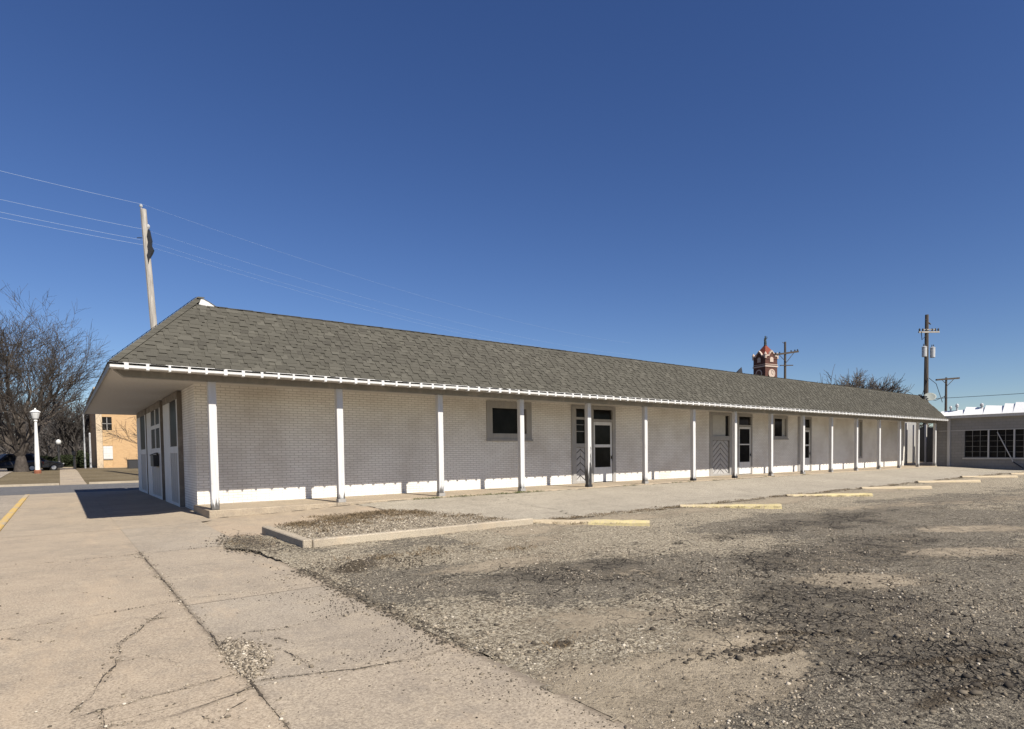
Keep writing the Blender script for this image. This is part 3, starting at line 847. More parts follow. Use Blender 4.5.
for i in range(len(gx) - 1):
    for k in range(m): fs.append((i * m + k, i * m + (k + 1) % m, (i + 1) * m + (k + 1) % m, (i + 1) * m + k))
fs.append(tuple(range(m))); fs.append(tuple((len(gx) - 1) * m + k for k in range(m))[::-1])
b.add(vs, fs)
db_ = MB(); db_.box(-2.0, 46.08, -0.738, -0.70, 3.300, 3.311); db_.build('drip_edge', M_['white_clean'], bld)
gut = b.build('gutter', M_['white_clean'], bld)
rest = MB()
for k in range(126):
    x = -1.72 + k * 0.381 + random.uniform(-0.03, 0.03)
    b = MB() if k < 100 else rest
    w = 0.030 + random.uniform(-0.008, 0.010)
    b.box(x - w, x + w, -0.760, -0.70, 3.170, 3.296)
    b.box(x - w, x + w, -0.70, -0.62, 3.160, 3.182); b.box(x - w * 0.6, x + w * 0.6, -0.70, -0.60, 3.282, 3.296)
    if k < 100: b.build('gutter_strap', M_['white_clean'], gut)
tag(rest.build('gutter_straps', M_['white_clean'], gut), kind='stuff')

# ---- posts
def post_mesh(x, dark):
    b = MB()
    w = 0.085
    b.box(x - w, x + w, -w, w, 0.005, 3.072)
    for k in (0, 1): b.box(x - w - 0.012, x + w + 0.012, -w - 0.012, w + 0.012, 0.002, 0.0 + 0.10 if k == 0 else 0.06)
    return b
def post_mat(name, rot):
    n = NT(name)
    v = n.coord()
    sp = n.n('SeparateXYZ'); n.set(sp.inputs[0], v)
    st = n.noise(1.0, n.mapping(v, (18, 18, 1.5)), 6, 0.65)
    chips = n.ramp(n.noise(15, v, 6, 0.7), (0.62, 0.0), (0.68, 1.0))
    low = n.ramp(sp.outputs[2], (0.0, 1.0), (rot, 0.0))
    c = n.mix(n.ramp(st, (0.4, 0.0), (0.8, 1.0)), (0.56, 0.56, 0.56), (0.44, 0.43, 0.41))
    wear = n.math('MULTIPLY', n.ramp(n.math('ADD', n.math('MULTIPLY', low, 0.42 if rot < 1 else 0.62), st), (0.66, 0.0), (0.76, 1.0)), 0.9)
    c = n.mix(wear, c, (0.05, 0.045, 0.04))
    c = n.mix(n.math('MULTIPLY', chips, 0.5), c, (0.3, 0.27, 0.23))
    return n.done(c, 0.6, n.bump(st, 0.3, 0.01), 0.25)
pm = post_mat('post_paint', 0.35); pm_rot = post_mat('post_paint_peeling', 2.2)
for k in range(16):
    x = 0.0 + 3.05 * k
    b = MB()
    w = 0.085
    zb = 0.004
    b.box(x - w, x + w, -w, w, zb, 3.073)
    p = b.build('post', pm_rot if k == 4 else pm, bld, bevel=0.008)
    if k == 4:
        b = MB(); zz_ = 0.01; prev = None; R_ = random.Random(3)
        while zz_ < 1.5:
            cur_ = (max(-0.07, 0.035 - 0.09 * (1 - zz_ / 1.5) + R_.uniform(-0.03, 0.03)), min(0.083, 0.083 - 0.05 * (zz_ / 1.5) ** 2 + R_.uniform(-0.02, 0.0)), zz_)
            if prev: b.add([(x + prev[0], -w - 0.004, prev[2]), (x + prev[1], -w - 0.004, prev[2]), (x + cur_[1], -w - 0.004, cur_[2]), (x + cur_[0], -w - 0.004, cur_[2])], [(0, 1, 2, 3)])
            prev = cur_; zz_ += 0.07
        b.build('bare_wood_patch', M_['metal_dark'], p)
    if k == 4: p['label'] = 'post with blackened peeling paint at its foot'
    if k not in (0,):
        b = MB(); b.box(x - w - 0.018, x + w + 0.018, -w - 0.018, -w, zb, zb + 0.09); b.box(x - w - 0.018, x - w, -w, w, zb, zb + 0.09)
        b.build('post_foot', M_['metal_dark' if k in (4, 6, 7) else 'casing'], p)

# ---- mansard roof with individually laid shingles
def shingle_mat():
    n = NT('weathered_shingle')
    geo = n.n('NewGeometry')
    r = geo.outputs['Random Per Island']
    v = n.coord()
    f = n.noise(0.6, v, 7, 0.65); g = n.noise(160, v, 2, 0.6)
    c = n.ramp(r, (0.0, (0.050, 0.047, 0.039)), (0.35, (0.078, 0.074, 0.061)), (0.7, (0.064, 0.061, 0.050)), (1.0, (0.098, 0.093, 0.077)))
    c = n.mix(n.math('MULTIPLY', n.ramp(f, (0.4, 0.0), (0.7, 1.0)), 0.35), c, (0.06, 0.058, 0.05))
    c = n.mix(n.math('MULTIPLY', n.ramp(g, (0.45, 0.0), (0.65, 1.0)), 0.5), c, (0.12, 0.112, 0.097))
    return n.done(c, 0.95, n.bump(g, 0.4, 0.003), 0.05)
M_['shingle'] = shingle_mat()
M_['roof_under'] = plain('roof_underlay', (0.10, 0.095, 0.08), 0.95)
PIT = 1.0189
L1 = math.hypot(1, PIT)
cs, sn = 1 / L1, PIT / L1
E0 = Vector((-2.0, -0.72, 3.30))
def front_pt(u, v, h): return Vector((u, -0.72 + v * cs - h * sn, 3.30 + v * sn + h * cs))
def end_pt(u, v, h):
    h = h - 0.020
    return Vector((-2.02 + v * cs - h * sn, u, 3.30 + v * sn + h * cs))
def lay(pt, u0f, u1f, vmax, exposure=0.136, flip=False):
    V = []; Fc = []
    def slab(a0, a1, v0, v1, h0, h1, t):
        # v0 butt edge at height h0+t, sloping back to h1 at v1
        o = len(V)
        lo0, hi0, lo1, hi1 = u0f(max(v0, 0)), u1f(max(v0, 0)), u0f(v1), u1f(v1)
        b0, b1 = min(max(a0, lo1), hi1), min(max(a1, lo1), hi1)
        a0, a1 = min(max(a0, lo0), hi0), min(max(a1, lo0), hi0)
        if b1 - b0 < 0.002 and a1 - a0 < 0.002: return
        V.extend([pt(a0, v0, h0), pt(a1, v0, h0), pt(a0, v0, h0 + t), pt(a1, v0, h0 + t), pt(b0, v1, h1 + t), pt(b1, v1, h1 + t), pt(b0, v1, h1), pt(b1, v1, h1)])
        fl = [(0, 1, 3, 2), (2, 3, 5, 4), (0, 2, 4, 6), (1, 7, 5, 3)]
        if flip: fl = [f[::-1] for f in fl]
        Fc.extend([tuple(i + o for i in f) for f in fl])
    rows = int(vmax / exposure) + 1
    for r in range(rows):
        v0 = r * exposure; v1 = min(v0 + exposure + 0.05, vmax)
        if v1 - v0 < 0.03: continue
        j = random.uniform(-0.006, 0.006)
        ua, ub = u0f(v0), u1f(v0)
        a = ua - (0 if r % 1 == 0 else 0)
        ph = random.uniform(0.1, 0.9)
        while a < ub - 0.02:
            c = min(ub, a + (ph * 0.4 if a == ua else random.uniform(0.28, 0.42)))
            slab(a, c, v0 + j, v1, 0.012, 0.004, 0.005)
            a = c
        a = ua
        a += random.uniform(0.0, 0.2)
        while a < ub - 0.05:
            wd = random.choice((0.13, 0.16, 0.20, 0.24, 0.29)) * random.uniform(0.85, 1.15)
            c = min(ub, a + wd)
            jj = random.uniform(-0.008, 0.008)
            slab(a, c, v0 - 0.004 + jj, v1, 0.017, 0.009, 0.016)
            a = c + random.choice((0.08, 0.12, 0.16, 0.20)) * random.uniform(0.8, 1.2)
    b = MB(); b.v = [tuple(p) for p in V]; b.f = Fc; b.mi = [0] * len(Fc)
    return b
VR = (5.085 - 3.30) / sn             # front slope stops at the ridge
VE = (5.305 - 3.30) / sn             # hip and end slope go on to the peak
b = lay(front_pt, lambda v: -2.0 + v * cs, lambda v: 46.09, VR)
b.build('front_roof_slope', M_['shingle'], bld)
b = lay(end_pt, lambda v: -0.70 + v * cs, lambda v: 17.5 - v * cs, VE, flip=True)
b.build('end_roof_slope', M_['shingle'], bld)
# solid body of the mansard below the shingles
yr = -0.72 + VR * cs; xr = -2.02 + VE * cs
b = MB()
zt = 3.30 + VR * sn - 0.01; ze = 3.30 + VE * sn - 0.01
b.add([(-1.98, -0.68, 3.30), (46.06, -0.68, 3.30), (46.06, yr, zt), (0.0, yr, zt - 0.0), (46.06, yr + 0.12, zt - 0.03), (0.02, yr + 0.12, zt - 0.03), (46.06, yr + 0.12, 3.27), (0.02, yr + 0.12, 3.27), (46.06, -0.68, 3.262), (-1.98, -0.68, 3.262)],
      [(0, 1, 2, 3), (3, 2, 4, 5), (5, 4, 6, 7), (1, 8, 6, 4, 2), (0, 9, 8, 1), (9, 7, 6, 8)])
y2 = 17.5 - VE * cs
b.add([(-1.99, -0.68, 3.30), (-1.99, 17.48, 3.30), (xr, yr + 0.2, ze), (xr, y2, ze), (xr + 0.1, yr + 0.2, ze - 0.03), (xr + 0.1, y2, ze - 0.03), (xr + 0.1, yr + 0.2, 3.27), (xr + 0.1, y2, 3.27), (-1.99, -0.68, 3.262), (-1.99, 17.48, 3.262)],
      [(1, 0, 2, 3), (3, 2, 4, 5), (5, 4, 6, 7), (0, 1, 9, 8), (1, 3, 5, 7, 9), (8, 9, 7, 6)])
b.build('roof_deck', M_['roof_under'], bld)
b = MB(); b.box(0.1, 46.0, yr + 0.125, 16.6, 3.9, 4.0); b.build('flat_roof', M_['roof_under'], bld)
# ridge board along the front slope and hip caps
b = MB()
x = 0.3
while x < 46.0:
    l = 0.3
    b.obox((x + l / 2, yr + 0.02, zt + 0.028 + random.uniform(-0.004, 0.004)), (l / 2 + 0.004, 0, 0.003), (0, 0.07, 0), (0, 0, 0.006))
    b.obox((x + l / 2, yr - 0.10, zt - 0.07), (l / 2, 0, 0.003), (0, 0.075 * cs, 0.075 * sn), (0, -0.008 * sn, 0.008 * cs))
    x += l
b.build('ridge_cap', M_['shingle'], bld)
b = MB()
nh = 20
for k in range(nh):
    for side in (0, 1):
        t0, t1 = k / nh * VE * cs, (k + 1.25) / nh * VE * cs
        hp0 = Vector((-2.02 + t0, -0.74 + t0, 3.30 + t0 * PIT)); hp1 = Vector((-2.02 + t1, -0.74 + t1, 3.30 + t1 * PIT))
        n1 = Vector((0, -sn, cs)) if side == 0 else Vector((-sn, 0, cs))
        s = Vector((1, 0, 0)) if side == 0 else Vector((0, 1, 0))
        li0, li1 = 0.038, 0.031
        a, c = hp0 + n1 * li0 + s * 0.004, hp1 + n1 * li1 + s * 0.004
        q = [a, a + s * 0.16, c + s * 0.16, c, a - n1 * 0.015, a + s * 0.16 - n1 * 0.015]
        fs = [(0, 1, 2, 3), (4, 5, 1, 0)]
        if side == 1: fs = [f[::-1] for f in fs]
        b.add(q, fs)
b.build('hip_cap', M_['shingle'], bld)
# white gablet behind the peak, with its small shingled back
yp = 1.12
b = MB()
tri = [(-0.03, yp - 0.02, 5.13), (0.40, yp - 0.02, 5.07), (0.34, yp - 0.02, 5.115), (0.18, yp - 0.02, 5.215), (0.07, yp - 0.02, 5.265), (0.02, yp - 0.02, 5.265)]
b.add(tri + [(x, y + 0.3, z) for x, y, z in tri], [(0, 1, 2, 3, 4, 5), (11, 10, 9, 8, 7, 6)] + [(i, i + 6, (i + 1) % 6 + 6, (i + 1) % 6) for i in range(6)])
b.build('gablet', M_['white_clean'], bld)
b = MB()
rr = [(-0.06, 5.305), (0.05, 5.300), (0.20, 5.235), (0.40, 5.11)]
vs = [(x, yp - 0.01, z) for x, z in rr] + [(x, yp + 1.2, z) for x, z in rr] + [(x, yp - 0.01, z - 0.02) for x, z in rr]
b.add(vs, [(0, 1, 5, 4), (1, 2, 6, 5), (2, 3, 7, 6), (8, 9, 1, 0), (9, 10, 2, 1), (10, 11, 3, 2)])
b.build('gablet_roof', M_['roof_under'], bld)
# dark ridge fin
b = MB()
b.add([(23.05, 1.02, 5.06), (23.55, 1.02, 5.06), (23.50, 1.06, 5.42), (23.05, 1.16, 5.06), (23.55, 1.16, 5.06)], [(0, 1, 2), (1, 4, 2), (4, 3, 2), (3, 0, 2)])
b.build('roof_vent', M_['metal_dark'], bld)

# ================================================================== RIGHT BUILDING
M_['grey_block'] = brick_mat('grey_painted_block', (0.26, 0.25, 0.235), (0.235, 0.225, 0.21), (0.20, 0.19, 0.18), 0.40, 0.20, 0.012, 0.4, (0.15, 0.14, 0.12), 0.5, 0.35)
rb = empty('annex_building', (46.6, -4, 0), 'low grey building with white stepped roof edge and gridded windows at right', 'building')
RX = 46.6
wins = [(-2.97, -1.60, 0.62, 2.47), (-4.42, -3.06, 0.60, 2.47), (-5.90, -4.52, 0.58, 2.47), (-7.4, -6.02, 0.58, 2.47), (-8.9, -7.52, 0.58, 2.47)]
b = MB(); wall_open(b, 'x', RX, -16, 0.02, -0.35, 3.36, wins, 0.15)
b.build('west_wall', M_['grey_block'], rb, uv=True)
b = MB(); b.box(RX, 66, 0.02, 0.22, -0.35, 3.36); b.box(RX, 66, -16.2, -16.0, -0.35, 3.36); b.build('side_wall', M_['grey_block'], rb, uv=True)
b = MB(); b.box(RX + 0.16, RX + 0.2, -15.9, 0.0, -0.3, 3.3); b.build('inner_wall', M_['dark_gap'], rb)
for (y0, y1, z0, z1) in wins:
    w = empty('window', (RX, (y0 + y1) / 2, z0)); attach(w, rb); w.location = Vector((RX, (y0 + y1) / 2, z0)) - abs_loc(rb)
    b = MB()
    for k in range(1, 3):
        yy_ = y0 + (y1 - y0) * k / 3; b.box(RX + 0.06, RX + 0.11, yy_ - 0.011, yy_ + 0.011, z0, z1)
    for k in range(1, 5):
        zz_ = z0 + (z1 - z0) * k / 5; b.box(RX + 0.063, RX + 0.107, y0, y1, zz_ - 0.009, zz_ + 0.009)
    b.build('muntins', M_['beam'], w)
    b = MB(); b.box(RX + 0.112, RX + 0.118, y0, y1, z0, z1); b.build('pane', M_['glass'], w)
b = MB()
for y in (-3.015, -4.47, -5.96, -7.46):
    b.box(RX - 0.02, RX + 0.1, y - 0.043, y + 0.043, 0.56, 2.5)
b.build('window_mullion', M_['grey_trim'], rb)
b = MB(); b.box(RX - 0.06, RX + 0.1, -9.1, -1.5, 0.48, 0.56); b.box(RX - 0.012, RX - 0.001, -9.1, 0.0, 2.475, 2.51); b.build('sill', M_['grey_trim'], rb)
b = MB(); b.box(RX - 0.09, RX - 0.001, -0.72, -0.54, -0.1, 3.36); b.build('pilaster', M_['grey_trim'], rb)
b = MB(); b.box(RX - 0.30, 66, -16.3, 0.02, 3.365, 3.55); b.build('roof_slab', M_['grey_trim'], rb)
M_['roof_white'] = plain('white_roof_membrane', (0.80, 0.80, 0.79), 0.6, 0.06)
b = MB()   # sloping white edge in stepped lengths
ed = [(-0.02, -1.56, 3.93, 3.97), (-1.57, -2.74, 4.16, 4.05), (-2.75, -3.84, 4.19, 4.10), (-3.85, -4.44, 4.26, 4.20), (-4.45, -5.5, 4.30, 4.22), (-5.51, -6.7, 4.36, 4.28), (-6.71, -8.0, 4.40, 4.33), (-8.01, -9.5, 4.46, 4.38), (-9.51, -11, 4.5, 4.42), (-11.01, -13, 4.54, 4.46), (-13.01, -16.3, 4.58, 4.5)]
for ya, yb, za, zb in ed:
    x0, x1 = RX - 0.34, RX + 0.34
    b.add([(x0, ya, 3.553), (x0, yb, 3.553), (x1, yb, zb), (x1, ya, za), (x1 + 0.3, yb, zb), (x1 + 0.3, ya, za), (x1 + 0.3, yb, 3.553), (x1 + 0.3, ya, 3.553)],
          [(0, 3, 2, 1), (3, 5, 4, 2), (5, 7, 6, 4), (0, 7, 5, 3), (1, 2, 4, 6)])
b.build('white_roof_edge', M_['roof_white'], rb)
for (y, z0, z1, r) in ((-0.62, 3.75, 4.28, 0.07), (-1.02, 3.76, 4.42, 0.085), (-2.52, 3.8, 4.36, 0.09)):
    b = MB(); b.lathe((RX + 0.3, y, z0), [(r * 0.7, 0), (r * 0.7, (z1 - z0) * 0.6), (r * 1.2, (z1 - z0) * 0.62), (r * 1.3, (z1 - z0) * 0.85), (r * 0.5, z1 - z0)], 10)
    b.build('roof_vent', M_['metal_grey'], rb)
# brace leaning on the windows
b = MB(); b.tube([(RX - 0.04, -3.53, 2.31), (RX - 0.25, -4.49, 0.30)], 0.03, 6); b.tube([(RX - 0.25, -4.49, 0.30), (RX - 0.3, -5.05, -0.12)], 0.045, 6, mi=1)
tag(b.build('leaning_pole', [M_['grey_trim'], M_['metal_dark']]), 'pale pole leaning diagonally against the gridded windows of the grey building', 'pole')

# covered passage between the buildings: dark back, posts and a door
pg = empty('covered_passage', (50, 3, 0), 'dark covered passage with pale posts between white building and grey annex', 'passage')
b = MB(); b.box(46.05, 62, 0.25, 2.3, 3.27, 3.36); b.build('roof', M_['roof_under'], pg)
b = MB(); b.box(46.07, 62, 7.0, 7.15, -0.1, 4.6); b.build('back_wall', M_['casing'], pg)
b = MB(); b.box(61.8, 62, 0.25, 7, -0.1, 3.26); b.build('side_wall', M_['dark_gap'], pg)
for x, y in ((48.7, 3.0), (53.7, 4.3), (54.05, 3.5)):
    b = MB(); b.box(x - 0.07, x + 0.07, y - 0.07, y + 0.07, -0.03, 3.265); b.build('post', M_['grey_trim'], pg)
b = MB(); b.box(46.2, 47.7, 3.0, 3.05, -0.03, 2.1); b.build('panel', M_['grey_trim'], pg)

M_['dish'] = plain('dish_grey', (0.27, 0.29, 0.265), 0.6, 0.08)
# satellite dish on the far end of the shingle roof
ds = empty('satellite_dish', (45.85, 0.95, 5.0), 'pale grey satellite dish on bent arm at far end of shingle roof', 'satellite dish')
b = MB(); b.box(45.55, 46.05, 0.62, 1.05, 4.95, 5.06); b.box(45.6, 46.0, 0.95, 1.05, 5.05, 5.18); b.build('foot', M_['metal_dark'], ds)
b = MB(); b.tube([(45.85, 0.95, 5.05), (46.6, 0.95, 4.95), (47.6, 1.08, 4.98)], 0.04, 6); b.build('mast', M_['metal_dark'], ds)
b = MB()
dn = Vector((-0.62, -0.30, 0.62)).normalized(); da = dn.orthogonal().normalized(); db = dn.cross(da)
c0 = Vector((47.65, 1.0, 5.08)); vs = []; fs = []
for sgn in (0, 1):
    for i in range(6):
        r = 0.42 * i / 5
        for k in range(16):
            t = 2 * math.pi * k / 16
            vs.append(c0 + (da * math.cos(t) + db * math.sin(t)) * max(r, 0.01) + dn * (0.35 * r * r - 0.012 * sgn))
for sgn in (0, 1):
    for i in range(5):
        for k in range(16):
            q = (sgn * 96 + i * 16 + k, sgn * 96 + i * 16 + (k + 1) % 16, sgn * 96 + (i + 1) * 16 + (k + 1) % 16, sgn * 96 + (i + 1) * 16 + k)
            fs.append(q if sgn == 0 else q[::-1])
for k in range(16): fs.append((80 + k, 80 + (k + 1) % 16, 176 + (k + 1) % 16, 176 + k))
b.add(vs, fs); b.build('reflector', M_['dish'], ds, smooth=True)
b = MB(); e = c0 + dn * 0.1 + Vector((1.2, -0.6, 0.0)); b.tube([(47.5, 1.0, 4.9), (48.1, 0.75, 4.85), e], 0.025, 6); b.tube([e, e - dn * 0.1 - Vector((0.1, 0, 0))], 0.06, 8); b.build('feed_arm', M_['metal_dark'], ds)

# black letter box on the middle bay
mb_ = empty('mailbox', (-0.25, 9.3, 1.15), 'black wall mailbox on the middle white bay of the shaded end wall', 'mailbox')
b = MB(); b.box(-0.33, -0.182, 8.9, 9.75, 0.95, 1.36); b.build('box', M_['metal_dark'], mb_, bevel=0.01)
b = MB(); b.add([(-0.35, 8.88, 1.365), (-0.35, 9.77, 1.365), (-0.182, 9.77, 1.44), (-0.182, 8.88, 1.44), (-0.35, 8.88, 1.33), (-0.35, 9.77, 1.33)], [(0, 3, 2, 1), (0, 1, 5, 4)]); b.build('lid', M_['metal_dark'], mb_)

# ================================================================== KERBS AND WHEEL STOPS
pk_ = empty('planter_kerb', (0.2, -5, -0.25), 'low concrete kerb around a gravel island in front of the walk', 'kerb')
b = MB(); b.box(0.12, 0.27, -6.42, -3.84, -0.30, -0.068); b.build('kerb_side', M_['kerb'], pk_, bevel=0.015)
b = MB(); b.box(0.272, 4.75, -6.45, -6.30, -0.30, -0.072); b.build('kerb_front', M_['kerb'], pk_, bevel=0.015)

def stop_mat(name, amt):
    n = NT(name)
    v = n.coord('Generated'); o = n.coord()
    f = n.noise(6, o, 6, 0.7); sp = n.n('SeparateXYZ'); n.set(sp.inputs[0], v)
    m = n.ramp(n.math('ADD', n.math('MULTIPLY', sp.outputs[0], amt[1]), n.math('ADD', n.math('MULTIPLY', f, 0.8), amt[0])), (0.5, 0.0), (0.62, 1.0))
    c = n.mix(n.ramp(n.noise(40, o, 4, 0.7), (0.4, 0.0), (0.7, 1.0)), (0.40, 0.33, 0.23), (0.50, 0.42, 0.30))
    m = n.math('MULTIPLY', m, n.ramp(n.noise(22, o, 7, 0.75), (0.40, 0.15), (0.52, 1.0)))
    c = n.mix(n.math('MULTIPLY', m, 0.66), c, (0.52, 0.45, 0.20))
    return n.done(c, 0.9, n.bump(f, 0.5, 0.02), 0.15)
stop_m = [stop_mat('stop_paint_a', (-0.25, 0.75)), stop_mat('stop_paint_b', (0.1, 0.2)), stop_mat('stop_paint_c', (0.05, 0.0))]
def stop(x0, y0, x1, y1, m, label):
    L = math.hypot(x1 - x0, y1 - y0); ang = math.atan2(y1 - y0, x1 - x0)
    zc = float(lot_z(np.array([(x0 + x1) / 2]), np.array([(y0 + y1) / 2]))[0])
    b = MB()
    nseg = 14
    pr = [(-0.11, -0.04), (-0.10, 0.06), (-0.07, 0.115), (0.07, 0.115), (0.10, 0.06), (0.11, -0.04)]
    vs = []; fs = []
    for i in range(nseg + 1):
        x = -L / 2 + L * i / nseg
        for y, z in pr:
            vs.append((x + random.uniform(-0.006, 0.006), y + random.uniform(-0.014, 0.014), z + random.uniform(-0.016, 0.005)))
    m_ = len(pr)
    for i in range(nseg):
        for k in range(m_ - 1): fs.append((i * m_ + k, (i + 1) * m_ + k, (i + 1) * m_ + k + 1, i * m_ + k + 1))
    fs.append(tuple(range(m_))); fs.append(tuple(nseg * m_ + k for k in range(m_))[::-1])
    b.add(vs, fs)
    o = b.build('wheel_stop', stop_m[m])
    o.location = ((x0 + x1) / 2, (y0 + y1) / 2, zc - 0.025)
    o.rotation_euler = (0, random.uniform(-0.004, 0.004), ang)
    return tag(o, label, 'wheel stop', 'concrete wheel stops along the edge of the lot')
stop(4.86, -6.15, 6.60, -8.0, 0, 'nearest wheel stop, bare concrete at one end, touching the gravel island kerb')
stop(9.85, -6.15, 11.75, -7.95, 1, 'second nearest wheel stop, almost wholly yellow, beyond the half-painted one')
stop(15.15, -6.15, 17.5, -7.75, 1, 'third nearest wheel stop, faded yellow on one long face')
stop(20.3, -6.2, 22.4, -7.8, 2, 'fourth nearest wheel stop, dull worn yellow')
stop(25.95, -6.05, 28.4, -7.65, 2, 'fifth nearest wheel stop, a pale sliver in the far row')
stop(31.9, -5.9, 34.2, -7.6, 2, 'second farthest wheel stop in the row')
stop(37.6, -6.5, 39.9, -8.2, 2, 'farthest wheel stop, at the right edge below the grey building')

# roadside kerb with yellow paint
def ykerb():
    n = NT('yellow_painted_kerb')
    o = n.coord(); f = n.noise(1.1, n.mapping(o, (1, 0.6, 1)), 6, 0.6)
    m = n.ramp(f, (0.44, 0.0), (0.50, 1.0)); sc = n.ramp(n.noise(16, o, 7, 0.75), (0.42, 0.0), (0.54, 1.0))
    c = n.mix(n.math('MULTIPLY', m, sc), (0.38, 0.32, 0.24), (0.58, 0.37, 0.06))
    return n.done(c, 0.85, None, 0.2)
b = MB(); b.box(-4.06, -3.905, -26, 16.9, -0.32, -0.215)
tag(b.build('road_kerb', ykerb(), bevel=0.02), kind='structure')

# ================================================================== GRAVEL, CRACKS, WEEDS
def stone_mat():
    n = NT('loose_stone')
    r = n.n('NewGeometry').outputs['Random Per Island']
    c = n.ramp(r, (0.0, (0.06, 0.052, 0.042)), (0.25, (0.15, 0.125, 0.095)), (0.6, (0.26, 0.22, 0.165)), (0.88, (0.36, 0.31, 0.24)), (1.0, (0.50, 0.45, 0.37)))
    return n.done(c, 0.9, None, 0.2)
M_['stone'] = stone_mat()
def dark_stone_mat():
    n = NT('asphalt_crumb')
    r = n.n('NewGeometry').outputs['Random Per Island']
    c = n.ramp(r, (0.0, (0.04, 0.034, 0.028)), (0.6, (0.085, 0.073, 0.057)), (1.0, (0.19, 0.16, 0.12)))
    return n.done(c, 0.95, None, 0.15)
M_['crumb'] = dark_stone_mat()
ICO = []
t_ = (1 + 5 ** .5) / 2
icv = np.array([(-1, t_, 0), (1, t_, 0), (-1, -t_, 0), (1, -t_, 0), (0, -1, t_), (0, 1, t_), (0, -1, -t_), (0, 1, -t_), (t_, 0, -1), (t_, 0, 1), (-t_, 0, -1), (-t_, 0, 1)]) / math.hypot(1, t_)
icf = np.array([(0, 11, 5), (0, 5, 1), (0, 1, 7), (0, 7, 10), (0, 10, 11), (1, 5, 9), (5, 11, 4), (11, 10, 2), (10, 7, 6), (7, 1, 8), (3, 9, 4), (3, 4, 2), (3, 2, 6), (3, 6, 8), (3, 8, 9), (4, 9, 5), (2, 4, 11), (6, 2, 10), (8, 6, 7), (9, 8, 1)])
def scatter(name, P, S, mat, flat=0.6):
    n = len(P)
    V = np.empty((n, 12, 3))
    ang = rng.uniform(0, 2 * math.pi, n)
    base = icv[None] * (1 + rng.uniform(-0.28, 0.28, (n, 12, 1)))
    base = base * np.stack([rng.uniform(0.75, 1.3, n), rng.uniform(0.7, 1.0, n), rng.uniform(0.4, 0.8, n) * flat / 0.6], -1)[:, None]
    c, s = np.cos(ang)[:, None], np.sin(ang)[:, None]
    V[..., 0] = base[..., 0] * c - base[..., 1] * s; V[..., 1] = base[..., 0] * s + base[..., 1] * c; V[..., 2] = base[..., 2]
    V = V * S[:, None, None] + P[:, None, :]
    Fc = (icf[None] + (np.arange(n) * 12)[:, None, None]).reshape(-1, 3)
    me = bpy.data.meshes.new(name)
    me.vertices.add(n * 12); me.vertices.foreach_set('co', V.reshape(-1))
    me.loops.add(len(Fc) * 3); me.loops.foreach_set('vertex_index', Fc.reshape(-1).astype(np.int32))
    me.polygons.add(len(Fc)); me.polygons.foreach_set('loop_start', (np.arange(len(Fc)) * 3).astype(np.int32))
    me.polygons.foreach_set('loop_total', np.full(len(Fc), 3, np.int32))
    me.update(calc_edges=True)
    me.materials.append(mat)
    o = bpy.data.objects.new(name, me); col.objects.link(o)
    return tag(o, kind='stuff')
# lot stones: dense close to the camera, thinning with distance
def lot_points(n, x0, x1, y0, y1, keep):
    x = rng.uniform(x0, x1, n); y = rng.uniform(y0, y1, n)
    k = keep(x, y) > rng.random(n)
    k &= (x > lot_edge(y) - 0.02)
    x, y = x[k], y[k]
    return np.stack([x, y, lot_z(x, y)], -1)
camxy = np.array([-2.87, -16.5])
def kk(x, y):
    d = np.hypot(x - camxy[0], y - camxy[1])
    m = fbm(x, y, 1.3, 4, 31)
    return np.clip((m - 0.38) * 3.2, 0.06, 1) * np.clip(7.0 / d, 0, 1) ** 1.3 * (1 - 0.55 * np.clip(a_sand(x, y) - 0.2, 0, 1))
P = lot_points(90000, -0.6, 9.0, -15.6, -6.5, kk)
S = np.clip(rng.lognormal(math.log(0.0055), 0.5, len(P)), 0.0025, 0.022)
P[:, 2] += S * 0.2
scatter('gravel', P, S, M_['stone'])
P = lot_points(20000, -0.5, 5.0, -15.6, -11.0, lambda x, y: np.clip(a_crack(x, y) * 0.5 + a_dirt(x, y), 0.03, 1) * 0.8)
S = np.clip(rng.lognormal(math.log(0.007), 0.6, len(P)), 0.003, 0.035); P[:, 2] += S * 0.15
scatter('asphalt_crumbs', P, S, M_['crumb'])
n = 1500
t_c = rng.normal(0, 0.4, 450)
x = np.concatenate([1.40 + t_c, 1.85 + 0.5 * t_c[:150], rng.normal(1.9, 0.6, 450), rng.normal(2.3, 0.5, 250), rng.normal(0.25, 0.35, 200)])
y = np.concatenate([-13.88 - 0.31 * t_c + rng.normal(0, 0.05, 450), -13.85 - 0.87 * t_c[:150] + rng.normal(0, 0.05, 150), rng.normal(-15.05, 0.16, 450), rng.normal(-14.5, 0.35, 250), rng.normal(-8.35, 0.22, 200)])
S = np.clip(rng.lognormal(math.log(0.009), 0.55, n), 0.004, 0.030)
scatter('asphalt_chunks', np.stack([x, y, lot_z(x, y) + S * 0.05], -1), S, M_['crumb'], 0.38)
# crumbly dirt by the island and along the broken edge of the lot
n = 6000
x = np.concatenate([rng.normal(-0.36, 0.20, n // 2), rng.normal(0.35, 0.5, n // 4), -0.40 + rng.normal(0, 0.06, n // 4)])
y = np.concatenate([rng.normal(-5.2, 0.6, n // 2), rng.normal(-8.4, 0.28, n // 4), rng.uniform(-12.6, -8, n // 4)])
P = np.stack([x, y, np.maximum(lot_z(x, y), -0.243)], -1)
S = np.clip(rng.lognormal(math.log(0.008), 0.5, len(P)), 0.003, 0.035)
scatter('dirt_clods', P, S, M_['crumb'])
